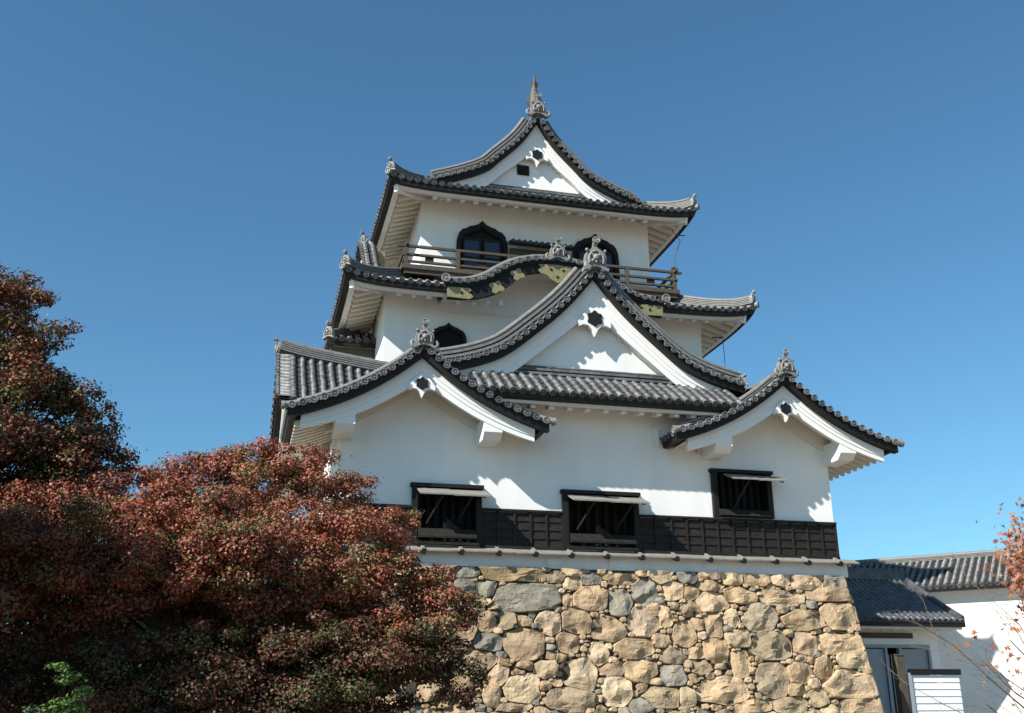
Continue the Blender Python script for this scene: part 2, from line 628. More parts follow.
    if pend:
        pendant(roof, PT(0, bt-.03, -(pend_drop or .9)), A, F, pend)
    return roof, PT

def pendant(roof, c, A, F, sc):
    A = V(A)
    F = V(F)
    c = V(c)
    z = V((0, 0, 1))
    pm = MB()
    half = [(0, .30), (.10, .28), (.26, .12), (.40, -.08), (.385, -.20), (.27, -.15), (.16, -.17), (.07, -.27), (0, -.42)]
    out = half+[(-a, b) for a, b in reversed(half[1:-1])]
    pm.prism([c+A*a*sc+z*b*sc+F*.03 for a, b in out], -F*.14)
    po = pm.build('pendant_board', WHITE, roof)
    hx = MB()
    pts = []
    for k in range(36):
        t = 2*math.pi*k/36
        r = .18*(1+.12*math.cos(6*t))
        pts.append(c+A*math.sin(t)*r*sc+z*(math.cos(t)*r+.0)*sc+F*.032)
    hx.prism(pts, F*.03)
    hx.build('flower_boss', BLACK, po)

def skirt_roof(keep, name, x0, x1, y0, y1, zE, g, dmax, up_amp, up_len, sides, raft, tile=None, soff_d=1.2, label=None, front_cut=None, th=0.19, hip_d=None, oni_corners=(0, 1), hip_layers=3, side_dmax=None):
    """Hipped skirt roof around the eave rectangle; g(d) rises from 0 at the eave."""
    tile = tile or TILE
    def upt(t, d):
        return up_amp*math.exp(-(max(t, 0)/up_len))*max(0, 1-d/(dmax*1.3))
    def mk(side):
        if side == 'f':
            return V((x0, y0, 0)), V((1, 0, 0)), V((0, 1, 0)), x1-x0
        if side == 'b':
            return V((x1, y1, 0)), V((-1, 0, 0)), V((0, -1, 0)), x1-x0
        if side == 'l':
            return V((x0, y1, 0)), V((0, -1, 0)), V((1, 0, 0)), y1-y0
        return V((x1, y0, 0)), V((0, 1, 0)), V((-1, 0, 0)), y1-y0
    mb = MB()
    pars = {}
    for side in sides:
        o, U, D, L = mk(side)
        def P(u, d, h, o=o, U=U, D=D, L=L):
            q = o+U*u+D*d
            t = min(u, L-u)
            return V((q.x, q.y, zE+g(d)+upt(t, d)+h))
        dm = side_dmax if (side_dmax and side in 'lr') else dmax
        def rd(u, L=L, dm=dm, side=side):
            if callable(dm):
                return (0, min(dm(u), u+.03, L-u+.03) if min(u, L-u) < 1.5 else dm(u))
            return (0, min(dm, u+.03, L-u+.03))
        n = int(L/PITCH_T)
        pt = L/n
        rows = [pt*(i+.5) for i in range(n)]
        if front_cut and side == 'f':
            rows = [u for u in rows if not (front_cut[0] < x0+u < front_cut[1])]
        tile_slope(mb, P, rows, rd, pitch=pt)
        pars[side] = (P, L, o, U, D)
    roof = mb.build(name, [tile, PAN], keep)
    # eave boards
    eb = MB()
    wb = MB()
    sf = MB()
    for side in sides:
        P, L, o, U, D = pars[side]
        nn = 40
        segs = [L*i/nn for i in range(nn+1)]
        for a, b in zip(segs[:-1], segs[1:]):
            if front_cut and side == 'f' and front_cut[0]+.1 < x0+a and x0+b < front_cut[1]-.1:
                continue
            def q(u, d, h):
                p = P(u, 0, h)
                t = min(max(u, d), L-d) if L > 2*d else u
                w = P(t, 0, h)
                return V((w.x+D.x*d, w.y+D.y*d, w.z))
            eb.face([q(a, .03, -.03), q(b, .03, -.03), q(b, .05, -th), q(a, .05, -th)])
            eb.face([q(a, .05, -th), q(b, .05, -th), q(b, .27, -th+.01), q(a, .27, -th+.01)])
            wb.face([q(a, .25, -th+.03), q(b, .25, -th+.03), q(b, .27, -th-.08), q(a, .27, -th-.08)])
            wb.face([q(a, .27, -th-.08), q(b, .27, -th-.08), q(b, .43, -th-.08), q(a, .43, -th-.08)])
            wb.face([q(a, .43, -th-.08), q(b, .43, -th-.08), q(b, .43, -th+.06), q(a, .43, -th+.06)])
            sf.face([q(a, .41, -th+.01), q(b, .41, -th+.01), q(b, soff_d, -th+.02+.32*(soff_d-.2)), q(a, soff_d, -th+.02+.32*(soff_d-.2))])
    eb.build('eave_board', BLACK, roof)
    wb.build('eave_batten', WHITE, roof)
    sf.build('soffit', CREAM, roof)
    for side, u0, u1, sp in raft:
        P, L, o, U, D = pars[side]
        u = u0
        while u <= u1+1e-6:
            rm = MB()
            a = P(u, 0, -th-.105)
            h1 = soff_d-.05
            tcor = min(u, L-u)
            if tcor < soff_d:
                h1 = max(.5, min(h1, tcor+.1))
            if side == 'f':
                h1 = min(h1, .80)
            p0 = a+D*.48+V((0, 0, .05))
            p1 = a+D*h1+V((0, 0, .05+.32*(h1-.48)))
            rm.beam(p0, p1, .13, .16)
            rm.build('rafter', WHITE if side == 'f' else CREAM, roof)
            u += sp
    # hips
    cor = {0: (x0, y0, 1, 1), 1: (x1, y0, -1, 1), 2: (x1, y1, -1, -1), 3: (x0, y1, 1, -1)}
    need = {0: 'fl', 1: 'fr', 2: 'br', 3: 'bl'}
    hd = hip_d or dmax
    for k, (cx, cy, ax, ay) in cor.items():
        if not all(c in sides for c in need[k]):
            continue
        hm = MB()
        path = []
        for i in range(13):
            d = .12+(hd-.12)*i/12
            path.append(V((cx+ax*d, cy+ay*d, zE+g(d)+upt(d, d)+.06+.10*math.exp(-d/.35))))
        hm.sweep(path, ridge_profile(.15, hip_layers, .065, .085))
        hm.build('hip_ridge', RIDGE, roof)
        om = MB()
        oni(om, path[0]-V((ax, ay, 0))*.05+V((0, 0, .02)), (-ax, -ay, 0) if k in (0, 1) else (-ax, -ay, 0), .72, True, False)
        pp = V((cx, cy, zE+upt(0, 0)))
        om.tube([pp+V((ax*.25, ay*.25, .05)), pp+V((-ax*.04, -ay*.04, .07))], .1, 10)
        om.disc_cap(pp+V((-ax*.05, -ay*.05, .07)), (-ax, -ay, .0), (0, 0, 1), .115)
        om.build('corner_ornament', ORN, roof)
        cm = MB()
        z0 = zE+upt(.3, 0)-th-.12
        cm.beam(V((cx+ax*.30, cy+ay*.30, z0)), V((cx+ax*soff_d, cy+ay*soff_d, z0+.30*(soff_d-.30))), .2, .24)
        cm.build('hip_rafter', WHITE, roof)
    return roof, pars

# ------------------------------------------------------------------ ground
gb = MB()
gb.face([(-2500, -2500, 0), (2500, -2500, 0), (2500, 2500, 0), (-2500, 2500, 0)])
structure(gb.build('ground', GRAVEL))

# ------------------------------------------------------------------ castle keep
keep = thing('castle_keep', (9.8, 6.5, 5.42), 'white plastered three storey castle keep with grey tiled gables on a stone base', 'castle')

def wall_shell(name, x0, x1, y0, y1, z0, z1, m=WHITE):
    b = MB()
    b.face([(x0, y0, z0), (x1, y0, z0), (x1, y0, z1), (x0, y0, z1)])
    b.face([(x1, y0, z0), (x1, y1, z0), (x1, y1, z1), (x1, y0, z1)])
    b.face([(x1, y1, z0), (x0, y1, z0), (x0, y1, z1), (x1, y1, z1)])
    b.face([(x0, y1, z0), (x0, y0, z0), (x0, y0, z1), (x0, y1, z1)])
    b.face([(x0, y0, z1), (x1, y0, z1), (x1, y1, z1), (x0, y1, z1)])
    return b.build(name, m, keep)

# first floor: front wall with three window openings, other sides plain
X0, X1 = 2.36, 17.28
WIN = [(4.38, 6.33, 5.98, 7.64), (8.68, 10.96, 5.98, 7.64), (13.32, 15.25, 7.06, 8.48)]
GPROF = pchip([(0, 0), (.8, -.64), (1.6, -1.15), (2.4, -1.54), (3.19, -1.83), (3.55, -1.93)])
GZ = 11.18
GXL, GXR = 4.42, 15.37
def wall_top(x):
    z = max(GZ+GPROF(abs(x-GXL)), GZ+GPROF(abs(x-GXR)))-.27
    return max(z, 10.12) if 5.2 < x < 14.6 else z
fw = MB()
xs = sorted({X0, X1} | {w[0]+.06 for w in WIN} | {w[1]-.06 for w in WIN})
for a, b in zip(xs[:-1], xs[1:]):
    hole = [w for w in WIN if abs(w[0]+.06-a) < 1e-6]
    if hole:
        fw.face([(a, 0, 5.7), (b, 0, 5.7), (b, 0, hole[0][2]+.05), (a, 0, hole[0][2]+.05)])
    nsp = max(1, int((b-a)/.12))
    for i in range(nsp):
        c, d = a+(b-a)*i/nsp, a+(b-a)*(i+1)/nsp
        zb = hole[0][3]-.06 if hole else 5.7
        fw.face([(c, 0, zb), (d, 0, zb), (d, 0, wall_top(d)), (c, 0, wall_top(c))])
fw.face([(X0, 13, 5.7), (X0, 0, 5.7), (X0, 0, 9.4), (X0, 13, 9.4)])
fw.face([(X1, 0, 5.7), (X1, 13, 5.7), (X1, 13, 9.4), (X1, 0, 9.4)])
fw.face([(X1, 13, 5.7), (X0, 13, 5.7), (X0, 13, 12), (X1, 13, 12)])
wall1 = fw.build('first_floor_wall', WHITE, keep)
wall2 = wall_shell('second_floor_wall', 4.05, 15.58, 4.7, 12.0, 9.6, 15.6)
wall3 = wall_shell('third_floor_wall', 5.42, 14.25, 5.95, 10.8, 15.4, 19.75)
# white plaster sill band between the boarding ledge and the stones
pb = MB()
pb.bx(2.2, 17.5, -.12, .3, 5.40, 5.80)
pb.bx(2.2, 2.5, .3, 13, 5.40, 5.80)
pb.bx(17.2, 17.5, .3, 13, 5.40, 5.80)
for x in (4.9, 8.4, 10.2, 13.1):
    pb.bx(x-.22, x+.22, -.15, -.11, 5.5, 5.68)
pb.build('plaster_sill_band', WHITE, keep)

# ---- black boarded wainscot
wz0, wz1 = 5.98, 7.02
def wain(name, a, b, fixed, axis, sign):
    m = MB()
    def q(u, off, z):
        return (u, fixed+sign*off, z) if axis == 'x' else (fixed+sign*off, u, z)
    nrow = 4
    for k in range(nrow):
        z0 = wz0+(wz1-.08-wz0)*k/nrow
        z1 = wz0+(wz1-.08-wz0)*(k+1)/nrow
        m.face([q(a, .075, z0), q(b, .075, z0), q(b, .045, z1), q(a, .045, z1)])
        m.face([q(a, .075, z0), q(b, .075, z0), q(b, .04, z0-.001), q(a, .04, z0-.001)])
    n = max(1, int(round((b-a)/.5)))
    for i in range(n+1):
        u = a+.03+(b-a-.06)*i/n
        p0, p1 = q(u-.028, .012, wz0), q(u+.028, .10, wz1-.06)
        m.bx(min(p0[0], p1[0]), max(p0[0], p1[0]), min(p0[1], p1[1]), max(p0[1], p1[1]), wz0, wz1-.06)
    p0, p1 = q(a, .005, wz1-.06), q(b, .13, wz1)
    m.bx(min(p0[0], p1[0]), max(p0[0], p1[0]), min(p0[1], p1[1]), max(p0[1], p1[1]), wz1-.06, wz1)
    p0, p1 = q(a, .007, wz0-.06), q(b, .125, wz0)
    m.bx(min(p0[0], p1[0]), max(p0[0], p1[0]), min(p0[1], p1[1]), max(p0[1], p1[1]), wz0-.06, wz0+.02)
    return m.build(name, WAIN, keep)
wain('boarded_wainscot', X0-.02, WIN[0][0]+.01, 0, 'x', -1)
wain('boarded_wainscot', WIN[0][1]-.01, WIN[1][0]+.01, 0, 'x', -1)
wain('boarded_wainscot', WIN[1][1]-.01, X1+.02, 0, 'x', -1)
wain('boarded_wainscot', 0.15, 13, X0, 'y', -1)
wain('boarded_wainscot', 0.15, 13, X1, 'y', 1)
# weathered drip ledge with tie bars
lm = MB()
xl0, xl1 = 1.95, 17.75
nl = 9
for i in range(nl):
    a = xl0+(xl1-xl0)*i/nl
    b = xl0+(xl1-xl0)*(i+1)/nl-.012
    w = random.uniform(-.008, .008)
    lm.prism([(a, -.10, 5.925+w), (a, -.42, 5.79+w), (a, -.42, 5.755+w), (a, -.10, 5.88+w)], (b-a, 0, 0))
lm.prism([(X0-.10, .1, 5.955), (1.93, .1, 5.79), (1.93, .1, 5.745), (X0-.10, .1, 5.9)], (0, 12, 0))
lm.prism([(X1+.10, .1, 5.955), (17.76, .1, 5.79), (17.76, .1, 5.745), (X1+.10, .1, 5.9)], (0, 12, 0))
ledge = lm.build('drip_ledge', PALE, keep)
xt = 2.6
while xt < 17.3:
    tm = MB()
    tm.beam((xt, -.1, 5.945), (xt, -.47, 5.795), .085, .05)
    tm.beam((xt, -.1, 5.86), (xt, -.44, 5.70), .10, .08, 1)
    tm.bx(xt-.055, xt+.055, -.50, -.455, 5.67, 5.785, 1)
    tm.build('tie_bar', [PALE, BLACK], ledge)
    xt += 1.035

# ---- awning windows
for k, (a, b, z0, z1) in enumerate(WIN):
    f = MB()
    low = k < 2
    d = .14
    f.bx(a, a+.16, -d, .25, z0, z1-.10)
    f.bx(b-.16, b, -d, .25, z0, z1-.10)
    f.bx(a-.05, b+.05, -d-.05, .25, z1-.10, z1)
    f.bx(a+.16, b-.16, -d, .25, z0, z0+.10)
    win = f.build('awning_window', BLACK, keep)
    i = MB()
    i.bx(a+.06, b-.06, .42, .5, z0, z1)
    i.bx(a+.06, a+.1, .25, .45, z0, z1)
    i.bx(b-.1, b-.06, .25, .45, z0, z1)
    i.build('dark_recess', DARK, win)
    nb = 7
    for j in range(nb):
        x = a+.16+(b-a-.32)*(j+.5)/nb
        bm_ = MB()
        bm_.bx(x-.055, x+.055, .24, .34, z0+.1, z1-.1)
        bm_.build('window_bar', DARK, win)  # bars blackened to stand in for the unlit opening
    # propped shutter, two boards deep, sloping outwards
    zs = z1-.155
    xo0, xo1 = a+.12, b+.10
    if k == 2:
        xo0, xo1 = a+.35, b+.18
    sm = MB()
    for q0, q1, dz in ((0, .47, 0.012), (.475, 1, 0)):
        xa, xb = xo0+(xo1-xo0)*q0, xo0+(xo1-xo0)*q1
        sm.prism([(xa, -.16, zs+dz), (xa, -.78, zs-.245+dz), (xa, -.78, zs-.285+dz), (xa, -.16, zs-.04+dz)], (xb-xa, 0, 0))
    for q0 in (.08, .5, .92):
        xa = xo0+(xo1-xo0)*q0
        sm.prism([(xa-.04, -.17, zs-.045), (xa-.04, -.74, zs-.27), (xa-.04, -.74, zs-.31), (xa-.04, -.17, zs-.085)], (.08, 0, 0), 1)
    sm.build('propped_shutter', [PALE, WAIN], win)
    for xa in ((a+.62, b-.52) if k < 2 else (a+.78,)):
        st = MB()
        st.beam((xa+.12, -.70, zs-.28), (xa-.20, -.10, z0+(.55 if low else .15)), .045, .045)
        st.build('shutter_prop', BLACK, win)
    if low:
        # sloping skirt board and rail under the opening
        t = MB()
        t.prism([(a+.18, -.16, z0+.42), (a+.18, -.30, z0+.20), (a+.18, -.30, z0+.15), (a+.18, -.16, z0+.15)], (b-a-.36, 0, 0))
        t.bx(a+.1, b-.1, -.26, -.15, z0-.02, z0+.045)
        for x in (a+.55, a+1.05, a+1.55):
            t.bx(x-.04, x+.04, -.24, -.15, z0+.045, z0+.15)
        t.prism([(a+.95, -.20, z0+.72), (a+1.75, -.32, z0+.10), (a+1.75, -.20, z0+.10), (a+.95, -.14, z0+.40)], (0, .03, 0))
        t.build('skirt_board', WAIN, win)
    else:
        t = MB()
        t.prism([(a+.14, -.15, z0+.22), (a+.14, -.27, z0+.02), (a+.14, -.15, z0+.02)], (b-a-.28, 0, 0))
        t.build('skirt_board', WAIN, win)

# ---- first floor roof: centre eave between the two small gables
pf1 = pchip([(0, 0), (1.35, .90), (2.5, 1.36), (5.95, 2.2)])
ZE1, YE1 = 10.13, -1.25
pchip_side = pchip([(0, 0), (1.2, .62), (3.3, 2.3)])
def P1(u, d, h):
    return V((u, YE1+d, ZE1+pf1(d)+h))
def r1(u):
    zg = max(GZ+GPROF(abs(u-GXL)), GZ+GPROF(abs(u-GXR)))
    d = 0.0
    while ZE1+pf1(d) < zg+.02 and d < 5:
        d += .05
    return (d if d < .01 else max(d, 1.25), 5.9)
m1 = MB()
n1 = int((15.9-3.9)/PITCH_T)
rows = [3.9+PITCH_T*(i+.5) for i in range(n1)]
tile_slope(m1, P1, [u for u in rows if r1(u)[0] < .01], r1)
tile_slope(m1, P1, [u for u in rows if r1(u)[0] >= .01], r1, caps=False)
roof1 = m1.build('first_floor_roof', [TILE, PAN], keep)
xa, xb = 5.72, 14.08
e1 = MB()
e1.face([(xa, YE1+.03, ZE1-.03), (xb, YE1+.03, ZE1-.03), (xb, YE1+.05, ZE1-.165), (xa, YE1+.05, ZE1-.165)])
e1.face([(xa, YE1+.05, ZE1-.165), (xb, YE1+.05, ZE1-.165), (xb, YE1+.30, ZE1-.18), (xa, YE1+.30, ZE1-.18)])
e1.build('eave_board', BLACK, roof1)
e2 = MB()
e2.bx(xa, xb, YE1+.27, YE1+.38, ZE1-.26, ZE1-.15)
e2.build('eave_batten', WHITE, roof1)
e3 = MB()
e3.face([(xa, YE1+.36, ZE1-.18), (xb, YE1+.36, ZE1-.18), (xb, .05, ZE1-.02), (xa, .05, ZE1-.02)])
e3.build('soffit', CREAM, roof1)
x = 6.02
while x < 13.9:
    rm = MB()
    rm.beam((x, YE1+.44, ZE1-.25), (x, YE1+.85, ZE1-.17), .15, .17)
    rm.build('rafter', WHITE, roof1)
    x += .545
for x in (8.0, 11.6):
    rm = MB()
    rm.bx(x-.09, x+.09, -.12, .02, 9.1, 9.6)
    rm.build('wall_bracket', WHITE, roof1)
# noshi ridge at the foot of the big gable
nr = MB()
nr.sweep([V((6.6, .06, 10.93)), V((12.9, .06, 10.93))], ridge_profile(.16, 3, .125, .05))
nr.build('pediment_foot_ridge', TILE, roof1)

# side slopes of the first floor roof behind the gables
for sg, xe, ya in ((-1, .85, 6.2), (1, 18.85, 2.6)):
    sm_ = MB()
    def PS(u, d, h, sg=sg, xe=xe, ya=ya):
        return V((xe-sg*d, ya+u, 9.35+pchip_side(d)+h))
    tile_slope(sm_, PS, [.2+PITCH_T*i for i in range(int((13.9-ya)/PITCH_T))], lambda u: (0, 3.25))
    so_ = sm_.build('side_slope_roof', [TILE, PAN], keep)
    eb = MB()
    eb.bx(min(xe-sg*.04, xe-sg*.28), max(xe-sg*.04, xe-sg*.28), ya, 14.0, 9.18, 9.32)
    eb.build('eave_board', BLACK, so_)
    sf_ = MB()
    sf_.face([(xe-sg*.2, ya, 9.25), (xe-sg*1.6, ya, 9.75), (xe-sg*1.6, 14, 9.75), (xe-sg*.2, 14, 9.25)])
    sf_.build('soffit', CREAM, so_)

# ---- two small front gables
bwS = pchip([(0, .62), (.6, .54), (1.6, .46), (3.2, .34)])
for nm, gx, sg in (('left', GXL, -1), ('right', GXR, 1)):
    roof, PT = gable_roof(keep, 'small_gable_roof', gx, GZ, GPROF, 3.55, (gx, -1.36, 0), (1, 0, 0), (0, -1, 0), 3.7 if sg < 0 else 8.0, 1.36, bwS, '',
                          rake=False, oni_sc=1.1, oni_cw=.75, pend=.92, pend_drop=1.01, smax_board=3.19, pediment=True, ped_bot=30, top_layers=2,
                          rafters=[(sg, 1.9, 3.34, .62, 3.5, 9)])
    # inner return of the rake: low ridge set close to the verge
    for s2 in (-1, 1):
        rb = MB()
        rb.sweep([PT(s2*q, .50, .06) for q in [.15+3.1*i/14 for i in range(15)]], ridge_profile(.12, 2, .065, .085))
        rb.build('descending_ridge', RIDGE, roof)
        eb = MB()
        e = [PT(s2*(3.55-.02), t, 0) for t in (.1, 3.5)]
        z = V((0, 0, 1))
        ax = V((s2, 0, 0))
        eb.face([e[0]-z*.03, e[1]-z*.03, e[1]-z*.22-ax*.03, e[0]-z*.22-ax*.03])
        eb.face([e[0]-z*.22-ax*.03, e[1]-z*.22-ax*.03, e[1]-z*.22-ax*.2, e[0]-z*.22-ax*.2])
        eb.build('eave_board', BLACK, roof)
        # purlin end block with bevelled underside
        pm = MB()
        xb_ = gx+s2*2.02
        zt = GZ+GPROF(1.85)-.26-.24
        w = .26
        pm.prism([(xb_-w, .02, zt-.62), (xb_-w, -.84, zt-.62), (xb_-w, -1.04, zt-.44), (xb_-w, -1.04, zt-.02), (xb_-w, .02, zt-.02)], (2*w, 0, 0))
        pm.build('purlin_end', WHITE, roof)
        vm = MB()
        t0 = PT(s2*3.50, .12, .02)
        vm.tube([PT(s2*3.15, .10, .06), PT(s2*3.45, .06, .05), PT(s2*3.68, .04, .06)], [.085, .09, .1], 9)
        vm.disc_cap(PT(s2*3.69, .04, .06), (s2, 0, 0), (0, 0, 1), .115)
        vm.build('corner_tile', ORN, roof)

# ---- side gables of the first floor (ridge runs across)
SGP = pchip([(0, 0), (1.1, -.92), (2.2, -1.72), (3.3, -2.42), (3.6, -2.6)])
for sg, ox in ((-1, .62), (1, 16.3)):
    def trim(u, s_, sg=sg, ox=ox):
        if s_ < 0 if sg < 0 else s_ < 0:
            return 0.0
        x = ox-sg*u
        zg = max(GZ+GPROF(abs(x-GXL)), GZ+GPROF(abs(x-GXR)))+.04
        d = 0.0
        while d < 3.4 and (12.22+SGP(3.16-d)-.13*u < zg):
            d += .05
        return d
    roof, PT = gable_roof(keep, 'side_gable_roof', 0, 12.22, SGP, 3.16, (ox, 3.2, 0), (0, -1, 0), (sg, 0, 0), 3.4, 1.2, lambda s: .45, '', tilt=.13, back_trim=trim,
                          rake=False, oni_sc=.75, pend=0, smax_board=3.0, pediment=True, ped_bot=9.6, top_layers=4)

# ---- big centre gable
BGP = pchip([(0, 0), (.85, -1.02), (1.75, -1.86), (2.99, -2.81), (4.12, -3.22), (4.75, -3.36)])
bigroof, BPT = gable_roof(keep, 'great_gable_roof', 9.8, 14.46, BGP, 4.72, (9.8, -.39, 0), (1, 0, 0), (0, -1, 0), 5.3, .58,
                          pchip([(0, .98), (.5, .80), (1.5, .64), (3, .62), (4.3, .66)]), '', rake=True, rr=(.19, 3), rlh=.135, oni_sc=1.45, oni_cw=.5, rake_end=.12, pend=1.3, pend_drop=1.55, smax_board=4.3, ped_bot=11.36, top_layers=4, rake_t=.44)
for s2 in (-1, 1):
    om = MB()
    oni(om, BPT(s2*4.68, .44, .05), (s2, -.2, 0), .7, True, False)
    om.build('ridge_end_ornament', ORN, bigroof)

# ---- second floor roof
gm = pchip([(0, 0), (.7, .27), (1.45, .62), (2.75, 1.32)])
mid, mp = skirt_roof(keep, 'second_floor_roof', 2.5, 17.1, 3.25, 13.5, 15.04, gm, 2.75, .26, .75, 'flrb',
                     [('f', 1.9, 3.1, .5), ('f', 11.4, 13.2, .5), ('l', 5.0, 9.9, .42), ('r', .8, 6.0, .42)] , soff_d=1.5, front_cut=(5.95, 13.45), hip_layers=4)
for x in (6.45, 6.95, 7.4, 7.85, 12.0, 12.5, 13.0):
    rm = MB()
    rm.bx(x-.07, x+.07, 3.72, 4.1, 14.70, 14.86)
    rm.build('rafter', WHITE, mid)
# hipped return roof low on the left side of the second floor
lowr = MB()
def PL(u, d, h):
    return V((2.35+u, 6.9+d, 14.18+.5*d+h))
tile_slope(lowr, PL, [.2+PITCH_T*i for i in range(6)], lambda u: (0, min(1.6, u+.05)))
lr = lowr.build('side_porch_roof', [TILE, PAN], keep)
t = MB()
t.bx(2.35, 4.05, 6.93, 7.05, 13.96, 14.14)
t.build('eave_board', BLACK, lr)
t = MB()
t.bx(2.5, 4.05, 7.1, 8.6, 13.2, 13.97)
t.build('side_boarding', WOOD, lr)
t = MB()
t.sweep([V((2.4+.1*i, 6.95+.1*i, 14.24+.05*i)) for i in range(14)], ridge_profile(.14, 3, .065, .085))
t.build('hip_ridge', RIDGE, lr)
t = MB()
oni(t, (2.38, 6.9, 14.2), (-.7, -.7, 0), .85, True, False)
t.build('corner_ornament', ORN, lr)

# cusped (undulating) gable over the second floor eave
KP = pchip([(0, 0), (.5, -.02), (.9, -.09), (1.45, -.26), (1.9, -.52), (2.4, -.86), (3.1, -1.12), (3.85, -1.2)])
KW = pchip([(0, .30), (.6, .29), (1.1, .31), (1.4, .41), (1.65, .52), (2.0, .58), (2.3, .52), (3.0, .42), (3.85, .37)])
kroof, KPT = gable_roof(keep, 'undulating_gable_roof', 9.7, 16.33, KP, 3.85, (9.7, 3.12, 0), (1, 0, 0), (0, -1, 0), 2.5, 1.55, KW, '',
                        rake=False, oni_sc=1.15, pend=0, smax_board=3.78, ped_bot=14.7, board_mat=BLACK, lip=.17, moulded=False, top_layers=3, bt=.12)
for s2 in (-1, 1):
    rb = MB()
    rb.sweep([KPT(s2*q, .42, .05) for q in [.0+3.65*i/20 for i in range(21)]], ridge_profile(.15, 2, .085, .09))
    rb.build('descending_ridge', RIDGE, kroof)
    om = MB()
    om.ball(KPT(s2*3.88, .05, .10), .13)
    om.disc_cap(KPT(s2*3.88, -.08, .10), (0, -1, 0), (0, 0, 1), .15)
    om.build('corner_tile', ORN, kroof)
def gilt(pts, y=3.20):
    g = MB()
    g.prism([(x, y, z) for x, z in pts], (0, .05, 0))
    return g
def flower(cx, cz, r, tilt=0):
    pts = []
    for k in range(40):
        t = 2*math.pi*k/40
        rr = r*(.62+.38*abs(math.cos(2*(t-tilt)))**1.5)
        pts.append((cx+1.15*rr*math.cos(t), cz+rr*math.sin(t)))
    return pts
for s2 in (-1, 1):
    c = 9.7
    def X(x):
        return c+s2*x
    pl = gilt([(X(3.80), 14.62), (X(3.80), 14.97), (X(3.05), 14.99), (X(2.98), 14.90), (X(3.12), 14.84), (X(2.98), 14.77), (X(2.92), 14.68), (X(3.05), 14.60)]).build('gilt_end_plate', GOLD, kroof)
    dot = gilt([(X(3.32)+.045*math.cos(t), 14.80+.06*math.sin(t)) for t in [2*math.pi*k/8 for k in range(8)]], 3.185)
    dot.build('plate_hole', DARK, pl)
    gilt(flower(X(2.12), 15.12, .24, .3*s2)).build('gilt_flower_plate', GOLD, kroof)
    gilt(flower(X(1.40), 15.66, .23, .25*s2)).build('gilt_flower_plate', GOLD, kroof)
cp = gilt([(9.05, 16.10), (9.15, 15.98), (9.02, 15.9), (9.12, 15.78), (9.35, 15.72), (9.45, 15.60), (9.7, 15.46), (9.95, 15.60), (10.05, 15.72), (10.28, 15.78), (10.38, 15.9), (10.25, 15.98), (10.35, 16.10), (9.7, 16.14)], 3.18).build('gilt_centre_plate', GOLD, kroof)
for x, z in ((9.48, 15.94), (9.92, 15.94), (9.7, 15.68)):
    gilt([(x+.05*math.cos(t), z+.05*math.sin(t)) for t in [2*math.pi*k/8 for k in range(8)]], 3.165).build('plate_hole', DARK, cp)

# west cusped gable of the second floor roof, seen almost edge-on behind the left eave
WP = pchip([(0, 0), (1.0, -.55), (2.0, -1.5), (3.0, -2.4), (3.7, -2.8)])
for sg, ox in ((-1, 3.42),):
    wr, WPT = gable_roof(keep, 'side_undulating_gable_roof', 0, 18.75, WP, 3.6, (ox, 8.6, 0), (0, -1, 0), (sg, 0, 0), .34, .3,  lambda s: .45, '',
                         rake=False, oni_sc=.7, pend=0, smax_board=3.3, ped_bot=15.4, board_mat=BLACK, topridge=False, vl=.45)
    g = MB()
    oni(g, WPT(0, .2, 0), (sg, -.6, 0), .7)
    g.build('ridge_end_ornament', ORN, wr)
    g = MB()
    q = WPT(.9, .5, -.3)
    g.bx(min(q.x, q.x-sg*.42), max(q.x, q.x-sg*.42), q.y-.12, q.y-.04, q.z-.95, q.z+.05)
    g.build('gilt_end_plate', GOLD, wr)

# ---- balcony
bal = MB()
bal.bx(4.62, 15.0, 4.98, 5.95, 16.30, 16.46)
bal.bx(4.62, 5.42, 5.95, 11.6, 16.30, 16.46)
bal.bx(14.25, 15.0, 5.95, 11.6, 16.30, 16.46)
bal.bx(4.72, 14.92, 5.04, 5.18, 16.14, 16.30)
balo = bal.build('balcony', WOOD, keep)
ry = 5.07
for x in (4.78, 6.62, 8.48, 10.2, 11.3, 12.97, 14.84):
    p = MB()
    p.bx(x-.065, x+.065, ry-.065, ry+.065, 16.46, 17.16 if 4.8 < x < 14.8 else 17.32)
    if not 4.8 < x < 14.8:
        p.bx(x-.085, x+.085, ry-.085, ry+.085, 17.32, 17.37)
    p.build('rail_post', WOOD, balo)
for x in (4.78, 14.84):
    for y in (6.9, 8.7, 10.5):
        p = MB()
        p.bx(x-.06, x+.06, y-.06, y+.06, 16.46, 17.16)
        p.build('rail_post', WOOD, balo)
for z, h, ext in ((17.18, .085, .30), (16.86, .075, .12), (16.60, .075, .02)):
    p = MB()
    p.bx(4.78-ext, 14.84+ext, ry-.05, ry+.05, z-h/2, z+h/2)
    p.build('hand_rail', WOOD, balo)
    for x in (4.78, 14.84):
        p = MB()
        p.bx(x-.048, x+.048, ry-ext+.003, 11.5, z-h/2+.003, z+h/2+.003)
        p.build('hand_rail', WOOD, balo)
for x in (5.6, 7.5, 9.3, 12.1, 13.9):
    p = MB()
    p.bx(x-.15, x+.15, ry+.0, ry+.03, 16.62, 16.84)
    p.build('rail_panel', WAIN, balo)

